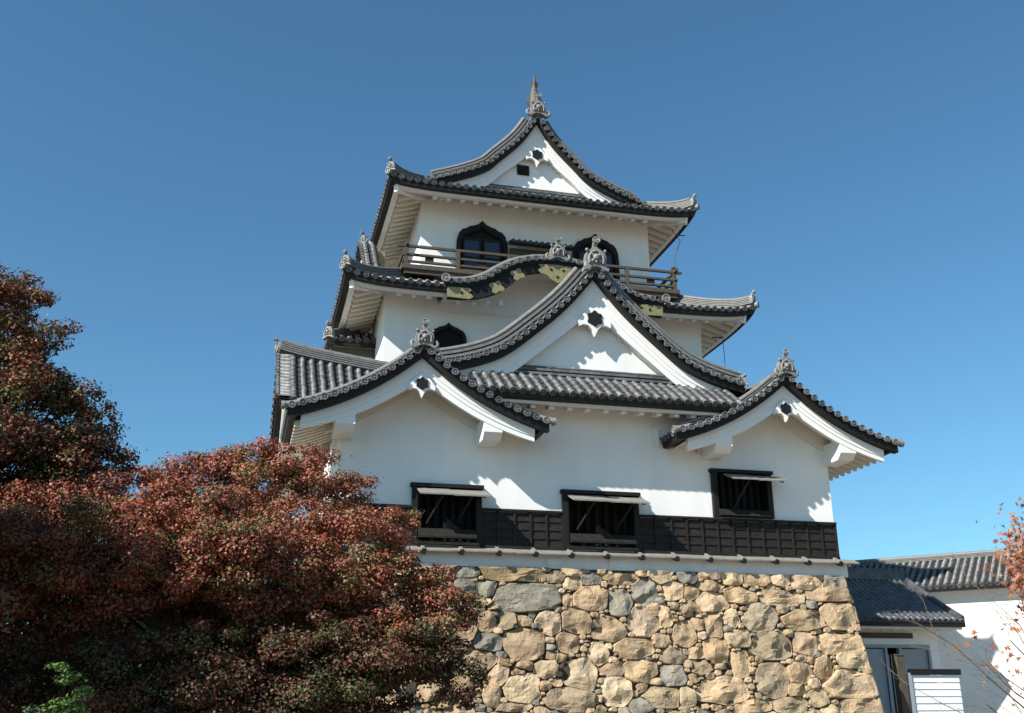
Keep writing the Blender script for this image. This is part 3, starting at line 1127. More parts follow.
# bell-shaped windows
def bell_window(cx, zb, w, h, y, name='bell_window', panes=True):
    half = [(.50, 0), (.475, .2), (.475, .52), (.465, .66), (.43, .76), (.37, .825), (.30, .845), (.24, .885), (.15, .905), (.07, .935), (0, 1.0)]
    def outline(sx, sz):
        r = [(a*w*sx, b*h*sz) for a, b in half]
        return r+[(-a, b) for a, b in reversed(r[:-1])]
    o = outline(1, 1)
    i = outline(.84, .885)
    f = MB()
    n = len(o)
    for k in range(n-1):
        a, b, c, d = o[k], o[k+1], i[k+1], i[k]
        q = [V((cx+p[0], y-.12, zb+p[1])) for p in (a, b, c, d)]
        f.face(q)
        f.face([q[0], q[1], q[1]+V((0, .14, 0)), q[0]+V((0, .14, 0))])
        f.face([q[3], q[2], q[2]+V((0, .14, 0)), q[3]+V((0, .14, 0))])
    # scalloped inner lip
    lip = outline(.88, .925)
    f.tube([V((cx+a, y-.13, zb+b)) for a, b in lip], .035, 6)
    wo = f.build(name, BLACK, keep)
    g = MB()
    g.face([(cx+a, y-.012, zb+b) for a, b in outline(.86, .90)])
    g.build('dark_recess', DARK, wo)
    if panes:
        for x0, x1 in ((-.34, -.04), (.04, .34)):
            p = MB()
            p.bx(cx+x0*w, cx+x1*w, y-.045, y-.03, zb+.05*h, zb+.66*h)
            po = p.build('pane', GLASS, wo)
            p = MB()
            for xx in (x0, x1):
                p.bx(cx+xx*w-.03, cx+xx*w+.03, y-.07, y-.02, zb, zb+.70*h)
            p.bx(cx+x0*w, cx+x1*w, y-.068, y-.022, zb+.36*h, zb+.385*h)
            p.bx(cx+x0*w, cx+x1*w, y-.068, y-.022, zb+.66*h, zb+.70*h)
            p.build('sash', WAIN, po)
    return wo
bell_window(7.68, 16.48, 2.02, 2.38, 5.95)
bell_window(12.06, 16.48, 1.92, 2.36, 5.95)
bell_window(6.23, 12.7, 1.32, 1.55, 4.7, panes=False)
# timber door hood between the bell windows
hd = MB()
def PH(u, d, h):
    return V((8.62+u, 5.42+d, 17.97+.3*d+h))
tile_slope(hd, PH, [.12+.22*i for i in range(11)], lambda u: (0, .5), r=.06, pitch=.22)
ho = hd.build('door_hood', [TILED, PAN], keep)
t = MB()
t.bx(8.6, 11.1, 5.47, 5.55, 17.86, 17.95)
t.build('hood_beam', BLACK, ho)
t = MB()
t.bx(8.72, 11.0, 5.80, 5.93, 16.48, 17.86)
t.build('door_boarding', WOOD, ho)

# ---- top roof
gt = pchip([(0, 0), (.75, .26), (1.5, .60)])
top, tp = skirt_roof(keep, 'top_roof', 4.0, 15.62, 4.4, 12.35, 19.38, gt, 1.5, .20, .7, 'flrb',
                     [('f', 1.75, 9.9, .5), ('l', .9, 7.1, .40), ('r', .9, 7.1, .42)], soff_d=1.5, hip_layers=5, th=.20)
TGP = pchip([(0, 0), (.55, -.87), (1.5, -1.88), (1.85, -2.24), (3.1, -2.87), (3.7, -3.10), (4.35, -3.36)])
tg, TPT = gable_roof(keep, 'top_gable_roof', 9.74, 23.35, TGP, 4.35, (9.74, 5.34, 0), (1, 0, 0), (0, -1, 0), 6.0, .50, pchip([(0, .92), (.5, .72), (1.5, .55), (3.75, .56)]), '',
                     rake=True, rr=(.18, 3), rlh=.12, oni_sc=1.25, pend=1.1, pend_drop=1.62, smax_board=3.75, ped_bot=20.4, top_layers=4, rake_t=.44)
nr = MB()
nr.sweep([V((7.2, 5.83, 19.98)), V((12.3, 5.83, 19.98))], ridge_profile(.15, 3, .13, .05))
nr.build('pediment_foot_ridge', TILE, tg)
v = MB()
v.bx(9.02, 9.48, 5.80, 5.836, 20.95, 21.36)
vo = v.build('gable_vent', DARK, tg)
for k in range(5):
    b = MB()
    x = 9.02+.46*(k+.5)/5
    b.bx(x-.018, x+.018, 5.78, 5.803, 20.95, 21.36)
    b.build('vent_bar', WAIN, vo)
for z in (21.05, 21.15, 21.26):
    b = MB()
    b.bx(9.0, 9.5, 5.772, 5.795, z-.015, z+.015)
    b.build('vent_bar', WAIN, vo)
# fish finials at both ridge ends
for yy, sg in ((5.62, 1), (11.1, -1)):
    s = MB()
    c = V((9.7, yy, 23.72))
    prof = [(0.0, .0, .20), (-.05, .28, .21), (-.02, .52, .18), (.05, .78, .135), (.08, 1.05, .09), (.03, 1.30, .055), (-.04, 1.55, .025), (-.06, 1.66, .008)]
    fp = [(pchip([(q[1], q[0]) for q in prof])(1.66*i/24), 1.66*i/24) for i in range(25)]
    rf_ = pchip([(q[1], q[2]) for q in prof])
    s.tube([c+V((0, sg*a, b)) for a, b in fp], [max(.008, rf_(b)*1.08*(1.10 if i % 2 else .90)) for i, (a, b) in enumerate(fp)], 9)
    for sx in (-1, 1):
        s.prism([c+V((sx*.12, 0, .35)), c+V((sx*.30, 0, .62)), c+V((sx*.24, 0, .40)), c+V((sx*.32, 0, .30)), c+V((sx*.20, 0, .14))], (0, .05, 0))
        s.prism([c+V((sx*.05, sg*.05, .9)), c+V((sx*.17, sg*.02, 1.22)), c+V((sx*.07, 0, 1.3))], (0, .04, 0))
    for k in range(4):
        s.prism([c+V((-.02, sg*.16, .25+.25*k)), c+V((-.02, sg*.30, .42+.25*k)), c+V((-.02, sg*.12, .45+.25*k))], (.04, 0, 0))
    s.build('fish_finial', mat('finial_tile_%d' % (sg+1), (.11, .095, .078), .65, .6, 9, .3, 50), tg)

# lightning conductors hanging at the right eaves
w = MB()
w.tube([(15.0, 5.2, 18.9), (15.15, 5.0, 18.5), (14.95, 5.1, 17.9), (14.9, 5.1, 17.4)], .012, 5)
w.tube([(15.0, 5.1, 18.75), (15.35, 5.0, 18.72)], .02, 5)
w.build('lightning_conductor', METAL, keep)
w = MB()
w.tube([(15.95, 4.3, 14.45), (16.15, 4.1, 14.3), (16.15, 4.1, 13.1)], .012, 5)
w.tube([(15.8, 4.3, 14.4), (16.2, 4.1, 14.36)], .02, 5)
w.build('lightning_conductor', METAL, keep)

# ------------------------------------------------------------------ stone base
BAT = 0.115
ZT = 5.42
def batter(z):
    return .2+BAT*(ZT-z)+.004*(ZT-z)**2
FX0, FX1 = X0-.0, X1-.17
STONES=[(7.21,5.21,0.88,0.21,'b'),(5.85,4.89,0.24,0.16,'g'),(6.44,4.82,0.27,0.23,'g'),(7.54,4.61,0.96,0.38,'g'),(8.69,4.55,0.15,0.17,'t'),(8.87,4.99,0.28,0.18,'t'),(9.41,5.12,0.28,0.15,'g'),(10.36,5.14,0.54,0.15,'t'),(9.37,4.59,0.50,0.35,'t'),(10.17,4.49,0.36,0.38,'g'),(10.93,4.83,0.35,0.37,'g'),(11.80,4.85,0.29,0.27,'t'),(11.14,4.37,0.19,0.15,'t'),(6.38,3.94,0.29,0.22,'t'),(6.94,3.98,0.24,0.25,'m'),(7.45,3.95,0.18,0.14,'t'),(8.13,3.94,0.33,0.34,'t'),(8.92,3.98,0.43,0.34,'t'),(9.80,3.79,0.46,0.34,'t'),(10.81,3.97,0.41,0.39,'t'),(11.50,4.16,0.19,0.32,'t'),(5.86,3.71,0.26,0.30,'t'),(6.43,3.41,0.43,0.22,'g'),(7.44,3.37,0.59,0.42,'t'),(8.61,3.41,0.33,0.29,'t'),(9.44,3.13,0.26,0.31,'t'),(10.53,3.28,0.59,0.28,'t'),(11.26,3.49,0.24,0.22,'t'),(11.56,3.06,0.35,0.23,'m'),(6.13,2.89,0.43,0.30,'t'),(6.69,2.57,0.29,0.24,'t'),(7.31,2.25,0.48,0.35,'t'),(8.91,2.58,0.48,0.46,'t'),(9.83,2.72,0.36,0.17,'t'),(10.62,2.69,0.46,0.28,'t'),(11.54,2.58,0.37,0.31,'g'),(9.90,2.14,0.42,0.38,'t'),(8.58,1.98,0.68,0.32,'m'),(11.17,2.03,0.52,0.25,'m'),(6.47,2.10,0.23,0.32,'t'),(7.06,1.78,0.43,0.10,'m'),(7.92,2.30,0.18,0.13,'t'),(5.86,5.21,0.38,0.12,'g'),(12.94,5.02,0.38,0.14,'t'),(13.66,5.25,0.33,0.18,'t'),(14.48,5.25,0.39,0.18,'t'),(15.23,5.25,0.33,0.20,'t'),(16.01,5.22,0.49,0.23,'t'),(16.99,5.25,0.35,0.18,'g'),(12.98,4.56,0.48,0.27,'t'),(13.81,4.76,0.51,0.22,'t'),(15.22,4.73,0.68,0.21,'t'),(16.65,4.82,0.68,0.21,'t'),(14.41,4.14,0.51,0.38,'m'),(15.75,4.10,0.68,0.27,'t'),(16.85,4.28,0.48,0.40,'t'),(13.47,4.13,0.24,0.25,'t'),(12.93,3.91,0.29,0.34,'t'),(12.06,3.68,0.33,0.33,'t'),(12.46,3.93,0.20,0.18,'t'),(13.63,3.57,0.39,0.25,'t'),(14.64,3.37,0.63,0.40,'m'),(15.66,3.44,0.39,0.31,'t'),(16.71,3.48,0.67,0.31,'t'),(12.91,3.26,0.37,0.33,'t'),(13.56,2.88,0.31,0.36,'t'),(16.97,3.02,0.40,0.25,'t'),(14.49,2.46,0.48,0.51,'m'),(12.96,2.17,0.76,0.35,'t'),(15.34,2.64,0.35,0.27,'t'),(16.17,2.77,0.32,0.34,'t'),(16.87,2.31,0.82,0.42,'t'),(15.16,2.19,0.29,0.18,'t'),(15.75,2.37,0.19,0.15,'t'),(15.81,1.98,0.31,0.24,'m'),(13.77,1.78,0.57,0.17,'t'),(14.92,1.81,0.51,0.21,'m'),(17.14,1.77,0.71,0.24,'t'),(11.89,2.02,0.23,0.26,'m')]

TONES = {'t': [(.44, .32, .195), (.48, .35, .22), (.40, .29, .18), (.49, .375, .245), (.39, .275, .165)],
         'm': [(.38, .295, .19), (.35, .28, .185), (.33, .255, .165)],
         'g': [(.235, .215, .175), (.26, .235, .185), (.21, .195, .165)],
         'b': [(.27, .20, .115)]}
base = thing('stone_base', (9.8, 6.5, 0), 'battered dry stone wall of tan and grey boulders beneath the castle keep', 'stone wall')

def stone_face(seeds, umin, umax, to3, normal, seed, fill=True, detail=1, zmin=0.0, clipu=None):
    rg = random.Random(seed)
    S_ = [list(q) for q in seeds]
    for q in S_:
        q[2] *= 1.06
        q[3] *= 1.06
        e_ = umax+batter(q[1])-.2-(q[0]+q[2])
        if e_ < .45:      # corner stones reach the arris
            q[0] += e_/2+.03
            q[2] += e_/2+.03
    def nd(u, z, arr):
        return np.sqrt(((u-arr[:, 0])/arr[:, 2])**2+((z-arr[:, 1])/arr[:, 3])**2)
    # mid-sized random boulders where none is given, then small fillers in the gaps
    for (lo, hi, tries, th) in ((.26, .48, 2600, 1.95), (.15, .25, 3500, 1.55), (.10, .17, 9000, 1.18), (.055, .09, 3500, 1.05)):
        for _ in range(tries if fill else 0):
            z = rg.uniform(zmin, ZT-.05)
            b = batter(z)-.2-.10
            u = rg.uniform(umin-(b if clipu else 0), umax+(b if clipu else 0))
            a = rg.uniform(lo, hi)
            bb = a*rg.uniform(.55, .85)
            if S_:
                arr = np.array([q[:4] for q in S_[-6000:]], float)
                # separation measured in the candidate-inflated metric
                d = np.sqrt(((u-arr[:, 0])/(arr[:, 2]+a*.8))**2+((z-arr[:, 1])/(arr[:, 3]+bb*.8))**2)
                if d.min() < (1.0 if lo > .1 else .93):
                    continue
            t = rg.choices('ttttttmmg', k=1)[0]
            S_.append([u, z, a, bb, t])
    arr = np.array([q[:4] for q in S_], float)
    mb = MB()
    tint = []
    na = 22
    for i, (u, z, a, b, t) in enumerate(S_):
        dd = np.abs(arr[:, 0]-u)+np.abs(arr[:, 1]-z)
        nb = np.where((dd < (a+b)*2+1.6) & (np.arange(len(arr)) != i))[0]
        nbr = arr[nb]
        big = a > .13
        exps = rg.uniform(3.2, 7)
        rot = rg.uniform(-.3, .3)
        ph = rg.uniform(0, 6.28)
        pts = []
        n = na if big else rg.choice((5, 6, 7))
        jit = [rg.uniform(.93, 1.07) for _ in range(n)]
        for k in range(n):
            th = 2*math.pi*k/n
            c, s = math.cos(th), math.sin(th)
            rr = (abs(math.cos(th+rot))**exps+abs(math.sin(th+rot))**exps)**(-1/exps)
            rmax = rr*(1.26+.12*math.sin(2*th+ph)+.12*math.sin(3*th+ph*2))*jit[k]
            if len(nbr):
                # shrink to the equal-distance boundary with every neighbour
                ts = np.linspace(.15, rmax, 40)
                pu = u+a*c*ts
                pz = z+b*s*ts
                PW = 3.2
                dn = (np.abs((pu[:, None]-nbr[None, :, 0])/nbr[None, :, 2])**PW+np.abs((pz[:, None]-nbr[None, :, 1])/nbr[None, :, 3])**PW).min(1)**(1/PW)
                ow = (abs(c)**PW+abs(s)**PW)**(1/PW)
                bad = np.where(dn < ts*ow)[0]
                if len(bad):
                    rmax = max(.2, ts[bad[0]]-.02)
            uu, zz = u+a*c*rmax, z+b*s*rmax
            zz = min(zz, ZT-.005)
            if clipu:
                bt = batter(zz)-.2
                uu = min(max(uu, clipu[0]-bt), clipu[1]+bt)
            pts.append((uu, zz))
        if big:
            # break the outline into a few straight-ish worn edges
            def dp(seq, tol):
                if len(seq) < 3:
                    return seq
                (xa, ya), (xb, yb) = seq[0], seq[-1]
                L_ = math.hypot(xb-xa, yb-ya)+1e-9
                ds = [abs((xb-xa)*(ya-q[1])-(xa-q[0])*(yb-ya))/L_ for q in seq[1:-1]]
                mx_ = max(ds)
                if mx_ < tol:
                    return [seq[0], seq[-1]]
                j = ds.index(mx_)+1
                return dp(seq[:j+1], tol)[:-1]+dp(seq[j:], tol)
            far = max(range(n), key=lambda k: (pts[k][0]-u)**2+(pts[k][1]-z)**2)
            ro = pts[far:]+pts[:far]
            h2 = len(ro)//2
            tol = .15*min(a, b)
            poly = dp(ro[:h2+1], tol)[:-1]+dp(ro[h2:]+[ro[0]], tol)[:-1]
            np_ = []
            m_ = len(poly)
            for k in range(m_):
                (xa, ya), (xb, yb) = poly[k], poly[(k+1) % m_]
                for f in (.10, .5, .90):
                    w_ = rg.uniform(-.012, .012)
                    np_.append((xa+(xb-xa)*f+w_, ya+(yb-ya)*f+w_))
            pts = np_
            n = len(pts)
        cu = sum(p[0] for p in pts)/n
        cz = sum(p[1] for p in pts)/n
        area = 0.5*abs(sum(pts[k][0]*pts[(k+1) % n][1]-pts[(k+1) % n][0]*pts[k][1] for k in range(n)))
        if area < .0015:
            continue
        tone = rg.choice(TONES[t])
        v = rg.uniform(.86, 1.14)
        col = (tone[0]*v*rg.uniform(.985, 1.015), tone[1]*v, tone[2]*v*rg.uniform(.95, 1.04), 1)
        prd = (.07+.07*min(a, .8)) if big else rg.uniform(.02, .09)
        gu, gz = rg.uniform(-.10, .10), rg.uniform(-.12, .12)
        facets = [(rg.uniform(-.5, .5), rg.uniform(-.5, .5), rg.uniform(.0, .35)) for _ in range(4)]
        gap = .009/max(math.sqrt(area), .1)
        rings = []
        lev = ((1-gap, -.10), (1-gap, .25), (.97-gap, .75), (.91, .95), (.74, 1.0), (.5, 1.0), (.25, 1.0)) if big else ((.98, -.06), (.9, .5), (.6, 1.0))
        for fr, hh in lev:
            ring = []
            for (pu, pz) in pts:
                x = cu+(pu-cu)*fr
                y = cz+(pz-cz)*fr
                h = prd*hh if hh > 0 else hh
                if hh > 0:
                    h += (gu*(x-cu)+gz*(y-cz))*min(1, hh)
                    for fa, fb, fc in facets:
                        h = min(h, prd*(1+fc)+fa*(x-cu)+fb*(y-cz)) if big else h
                    h = max(h, .01)
                    nz = noise.noise(V((x*2.3+seed, y*2.3, i*.7)))*.09+noise.noise(V((x*6+seed, y*6, i*.3)))*.035
                    h += nz*min(1, hh+.2)*(1 if big else .3)
                ring.append(to3(x, y, h))
            rings.append(ring)
        c0 = len(mb.v)
        mb.grid(rings, 0, True, False)
        ctr = to3(cu, cz, prd*1.02)
        mb.face(rings[-1], 0, False)
        tint += [col]*(len(mb.v)-c0)
    return mb, tint

nf = V((0, -1, .13)).normalized()
def front3(u, z, h):
    return V((u, -batter(z), z))+nf*h
mb, tint = stone_face(STONES, FX0-.2, FX1+.2, front3, nf, 3, clipu=(FX0-.2, FX1+.2))
o = mb.build('front_boulder_facing', STONE, base, tint=tint)
nl_ = V((-1, 0, .13)).normalized()
def left3(u, z, h):
    return V((FX0-batter(z), u, z))+nl_*h
mb, tint = stone_face([], -.2, 13.2, left3, nl_, 5, clipu=(-.2, 13.2))
mb.build('left_boulder_facing', STONE, base, tint=tint)
nr_ = V((1, 0, .13)).normalized()
def right3(u, z, h):
    return V((FX1+batter(z), u, z))+nr_*h
mb, tint = stone_face([], -.2, 13.2, right3, nr_, 9, clipu=(-.2, 13.2))
mb.build('right_boulder_facing', STONE, base, tint=tint)
cm = MB()
zz = [0, 1, 2, 3, 4, 5, ZT-.02]
rings = []
for z in zz:
    b = batter(z)-.03
    rings.append([V((FX0-b, -b, z)), V((FX1+b, -b, z)), V((FX1+b, 13+b, z)), V((FX0-b, 13+b, z))])
cm.grid(rings, 0, True, False)
cm.face(rings[-1])
cm.build('wall_core', GAP, base)

# ------------------------------------------------------------------ entrance building and corridor turret on the right
ent = thing('entrance_building', (22, 6, 0), 'low entrance building with grey tiled roof coloured as in shade beside the stone base', 'building')
em = MB()
def PE(u, d, h):
    return V((17.9+u, 5.0+d, 4.50+.50*d+.02*d*d+h))
LE = 7.28
ne = int(LE/.26)
tile_slope(em, PE, [LE/ne*(i+.5) for i in range(ne)], lambda u: (0, 3.5), pitch=LE/ne, r=.078)
def PEb(u, d, h):
    return V((17.9+LE-u, 12.0-d, 4.50+.50*d+.02*d*d+h))
tile_slope(em, PEb, [LE/ne*(i+.5) for i in range(ne)], lambda u: (0, 3.5), pitch=LE/ne, r=.078)
er = em.build('tiled_roof', [TILED, TILED], ent)
rb = MB()
rb.sweep([V((17.9, 8.5, 6.47)), V((25.15, 8.5, 6.47))], ridge_profile(.2, 5, .075, .1))
rb.build('roof_ridge', TILED, er)
rb = MB()
rb.sweep([PE(LE-.08, .05+3.3*i/8, .06) for i in range(9)], ridge_profile(.13, 1, .06, .085))
rb.build('verge_ridge', TILED, er)
rb = MB()
oni(rb, (25.2, 8.5, 6.5), (1, 0, 0), .8, False, False)
rb.build('ridge_end_ornament', TILED, er)
eb = MB()
eb.bx(17.9, 25.2, 5.03, 5.14, 4.28, 4.47)
eb.build('eave_board', BLACK, er)
eb = MB()
eb.bx(17.9, 25.1, 5.12, 5.22, 4.19, 4.30)
eb.face([(17.9, 5.2, 4.27), (25.1, 5.2, 4.27), (25.1, 6.1, 4.7), (17.9, 6.1, 4.7)])
eb.build('eave_batten', CREAM, er)
for k in range(14):
    rm = MB()
    x = 18.3+.49*k
    rm.beam((x, 5.28, 4.22), (x, 6.05, 4.6), .13, .15)
    rm.build('rafter', CREAM, er)
wm = MB()
def wallrect(m, x0, x1, z0, z1, y, holes=()):
    xs = sorted({x0, x1}|{h[0] for h in holes}|{h[1] for h in holes})
    for a, b in zip(xs[:-1], xs[1:]):
        hs = [h for h in holes if h[0] <= a+1e-6 and h[1] >= b-1e-6]
        if hs:
            m.face([(a, y, hs[0][3]), (b, y, hs[0][3]), (b, y, z1), (a, y, z1)])
            if hs[0][2] > z0:
                m.face([(a, y, z0), (b, y, z0), (b, y, hs[0][2]), (a, y, hs[0][2])])
        else:
            m.face([(a, y, z0), (b, y, z0), (b, y, z1), (a, y, z1)])
wallrect(wm, 17.9, 24.55, -.5, 4.75, 6.0, [(20.6, 24.1, -.35, 3.66)])
wm.face([(24.55, 6, -.35), (24.55, 11, -.35), (24.55, 11, 5), (24.55, 8.5, 6.3), (24.55, 6, 5)])
wm.face([(17.9, 11, 0), (24.55, 11, 0), (24.55, 11, 5), (17.9, 11, 5)])
wm.build('plaster_wall', WHITE, ent)
t = MB()
t.bx(20.3, 23.4, 5.90, 5.995, 3.90, 4.10)
t.build('lintel', WOOD, ent)
t = MB()
t.bx(20.6, 24.1, 6.9, 6.95, 0, 3.66)
t.build('dark_passage', DARK, ent)
door = MB()
for x in (20.62, 22.1, 22.72, 24.02):
    door.bx(x, x+.1, 5.92, 6.1, 0, 3.64)
door.bx(20.6, 24.1, 5.925, 6.08, 3.54, 3.66)
do = door.build('door_frame', GREYP, ent)
for x0, x1, z1 in ((20.74, 22.08, 3.5), (22.84, 24.0, 3.5)):
    p = MB()
    p.bx(x0, x1, 6.0, 6.05, 0, z1)
    p.build('door_panel', GREYP, do)
p = MB()
for k in range(4):
    p.bx(22.26+.12*k, 22.29+.12*k, 6.0, 6.04, 0, 3.3)
p.build('door_grille', GREYP, do)

ent.location = (24.3, 8.97, .42)

cor = thing('corridor_turret', (30, 9.5, 0), 'long white walled corridor building with grey tiled roof at the right edge', 'building')
CD = V((.7, -.714, 0)).normalized()
CN = V((-.714, -.7, 0)).normalized()
CO = V((28.44, 11.0, 0))
def CP(u, n, z):
    q = CO+CD*u+CN*n
    return V((q.x, q.y, z))
cw = MB()
cw.face([CP(-9, 0, 0), CP(16, 0, 0), CP(16, 0, 6.62), CP(-9, 0, 6.62)])
cw.face([CP(16, 0, 0), CP(16, -5, 0), CP(16, -5, 6.6), CP(16, -2.5, 8.0), CP(16, 0, 6.6)])
cw.face([CP(-9, -5, 0), CP(16, -5, 0), CP(16, -5, 6.6), CP(-9, -5, 6.6)])
cw.build('plaster_wall', WHITE, cor)
cr = MB()
def PC(u, d, h):
    return CP(-10+u, .62-d, 6.50+.49*d+h)
nc = int(26.5/PITCH_T)
tile_slope(cr, PC, [PITCH_T*(i+.5) for i in range(nc)], lambda u: (0, 3.1))
def PC2(u, d, h):
    return CP(-10+u, -5.62+d, 6.50+.49*d+h)
tile_slope(cr, PC2, [PITCH_T*(i+.5) for i in range(nc)], lambda u: (0, 3.1), caps=False)
co = cr.build('tiled_roof', [TILE, PAN], cor)
rb = MB()
rb.sweep([CP(-10, -2.5, 8.0), CP(16.5, -2.5, 8.0)], ridge_profile(.18, 3, .06, .1))
rb.build('roof_ridge', RIDGE, co)
eb = MB()
for a in range(-10, 16):
    eb.face([CP(a, .59, 6.47), CP(a+1, .59, 6.47), CP(a+1, .57, 6.33), CP(a, .57, 6.33)])
    eb.face([CP(a, .57, 6.33), CP(a+1, .57, 6.33), CP(a+1, .45, 6.33), CP(a, .45, 6.33)])
eb.build('eave_board', BLACK, co)
eb = MB()
for a in range(-10, 16):
    eb.face([CP(a, .5, 6.35), CP(a+1, .5, 6.35), CP(a+1, 0, 6.55), CP(a, 0, 6.55)])
eb.build('soffit', WHITE, co)
for k in range(20):
    rm = MB()
    a = -.2+.55*k
    rm.beam(CP(a, .42, 6.33), CP(a, 0, 6.52), .10, .10)
    rm.build('rafter', WHITE, co)

fen = thing('siding_fence', (20.3, .5, 0), 'white horizontal board fence with dark cap and timber post before the entrance', 'fence')
t = MB()
for k in range(12):
    z = 2.629-.2*k
    t.prism([(19.648, .49, z), (19.648, .47, z-.19), (19.648, .52, z-.19), (19.648, .52, z)], (1.608, 0, 0))
t.build('siding_panel', SIDING, fen)
t = MB()
t.bx(19.575, 21.321, .43, .56, 2.648, 2.813)
t.build('fence_cap', BLACK, fen)
t = MB()
t.bx(19.152, 19.409, .4, .62, 0, 3.199)
t.bx(19.134, 19.428, .38, .64, 3.199, 3.236)
t.build('fence_post', WOOD, fen)
t = MB()
t.bx(19.464, 19.611, .44, .58, 0, 2.703)
t.build('inner_post', GREYP, fen)

# ------------------------------------------------------------------ trees
def leaf_cloud(pos, nrm, size, cols, n_seed, shape='kite'):
    """pos (N,3), nrm (N,3) leaf normals; every leaf one face of 4 (kite) or 10 (lobed) corners."""
    r = np.random.default_rng(n_seed)
    N = len(pos)
    nrm = nrm/np.linalg.norm(nrm, axis=1, keepdims=True)
    ref = r.normal(size=(N, 3))
    t = np.cross(nrm, ref)
    t /= np.linalg.norm(t, axis=1, keepdims=True)+1e-9
    b = np.cross(nrm, t)
    if shape == 'kite':
        out = np.array([(-.5, 0, 0), (-.05, .38, .06), (.55, 0, -.05), (-.05, -.38, .06)])
    elif shape == 'needle':
        out = np.array([(-.5, -.06, 0), (.5, -.05, .02), (.5, .05, .02), (-.5, .06, 0)])
    else:
        lob = [(-.42, 0, 0), (-.12, -.09, 0), (-.22, -.42, .16), (.06, -.16, 0), (.22, -.36, .06), (.20, -.10, 0), (.62, 0, -.22), (.20, .10, 0), (.22, .36, .06), (.06, .16, 0), (-.22, .42, .16), (-.12, .09, 0)]
        out = np.array(lob)
    k = len(out)
    sz = size[:, None]
    v = (pos[:, None, :]+t[:, None, :]*(out[None, :, 0]*sz)[..., None]+b[:, None, :]*(out[None, :, 1]*sz)[..., None]+nrm[:, None, :]*(out[None, :, 2]*sz)[..., None])
    return v.reshape(-1, 3), k, np.repeat(cols, k, axis=0)

def mesh_from_leaves(name, vv, k, tint, m, parent, org):
    N = len(vv)//k
    me = bpy.data.meshes.new(name)
    me.vertices.add(len(vv))
    me.vertices.foreach_set('co', (vv-np.array(org)).astype(np.float32).ravel())
    me.loops.add(N*k)
    me.loops.foreach_set('vertex_index', np.arange(N*k, dtype=np.int32))
    me.polygons.add(N)
    me.polygons.foreach_set('loop_start', np.arange(0, N*k, k, dtype=np.int32))
    me.polygons.foreach_set('loop_total', np.full(N, k, dtype=np.int32))
    me.materials.append(m)
    a = me.color_attributes.new('tint', 'FLOAT_COLOR', 'POINT')
    t4 = np.concatenate([tint, np.ones((len(tint), 1))], axis=1).astype(np.float32)
    a.data.foreach_set('color', t4.ravel())
    me.update(calc_edges=True)
    me.validate()
    o = bpy.data.objects.new(name, me)
    COL.objects.link(o)
    if parent:
        o.parent = parent
    else:
        o.location = org
    return o

def crown(mounds, per_area, leaf, palette, seed, flat=.62, fill=.35, lump=5, green=0.0):
    """Leaf positions on lumpy flattened mounds: each mound splits into smaller tufts."""
    r = np.random.default_rng(seed)
    P_, N_, Cc, Sz = [], [], [], []
    pal = np.array([p[0] for p in palette])
    pw = np.array([p[1] for p in palette], float)
    pw /= pw.sum()
    for (x, y, z, R) in mounds:
        nt_ = max(3, int(lump*3.0*(R/.8)**1.3))
        base_mix = r.uniform(.8, 1.15)
        for k in range(nt_):
            d = r.normal(size=3)
            d /= np.linalg.norm(d)
            d[2] = d[2]*.9+.15
            rad = R*r.uniform(.35, 1.0)
            c = np.array([x, y, z])+d*rad*np.array([1, 1, flat])
            tr = R*r.uniform(.24, .46)
            n = int(per_area*4*math.pi*tr*tr*.55)
            q = r.normal(size=(n, 3))
            q /= np.linalg.norm(q, axis=1, keepdims=True)
            rr = tr*(r.uniform(0, 1, n)**(fill))[:, None]
            rag = 1+.35*r.normal(size=(n, 1))*(r.uniform(size=(n, 1)) < .25)
            pp = c+q*rr*rag*np.array([1.15, 1.15, .66])
            nn = q*np.array([.7, .7, .7])+np.array([0, 0, .5])+r.normal(size=(n, 3))*.4
            P_.append(pp)
            N_.append(nn)
            w_ = pw.copy()
            if green and r.uniform() < green*.45:
                w_[-2:] *= 14
                w_ /= w_.sum()
            ci = r.choice(len(pal), n, p=w_)
            hv = r.uniform(.86, 1.14, (n, 1))*base_mix*r.uniform(.82, 1.18)
            Cc.append(np.clip(pal[ci]*hv*(1+.07*r.normal(size=(n, 3))), .004, .8))
            Sz.append(leaf*r.uniform(.7, 1.25, n))
    return np.concatenate(P_), np.concatenate(N_), np.concatenate(Sz), np.concatenate(Cc)

def limb_paths(base, mounds, seed, spread=.35):
    r = random.Random(seed)
    trunk_top = V((base[0]+r.uniform(-.2, .2), base[1]+r.uniform(-.2, .2), base[2]))
    paths = []
    for (x, y, z, R) in mounds:
        e = V((x, y, z-R*.25))
        f = r.uniform(.35, .8)
        s = V((trunk_top.x, trunk_top.y, max(.6, min(z*.55, 2.6)*f+.5)))
        mid_ = s.lerp(e, .5)+V((r.uniform(-spread, spread), r.uniform(-spread, spread), r.uniform(.05, .45)))
        q1 = s.lerp(mid_, .5)+V((r.uniform(-.12, .12), r.uniform(-.12, .12), r.uniform(-.1, .15)))
        q2 = mid_.lerp(e, .5)+V((r.uniform(-.12, .12), r.uniform(-.12, .12), r.uniform(-.05, .15)))
        paths.append(([s, q1, mid_, q2, e], R))
    return paths

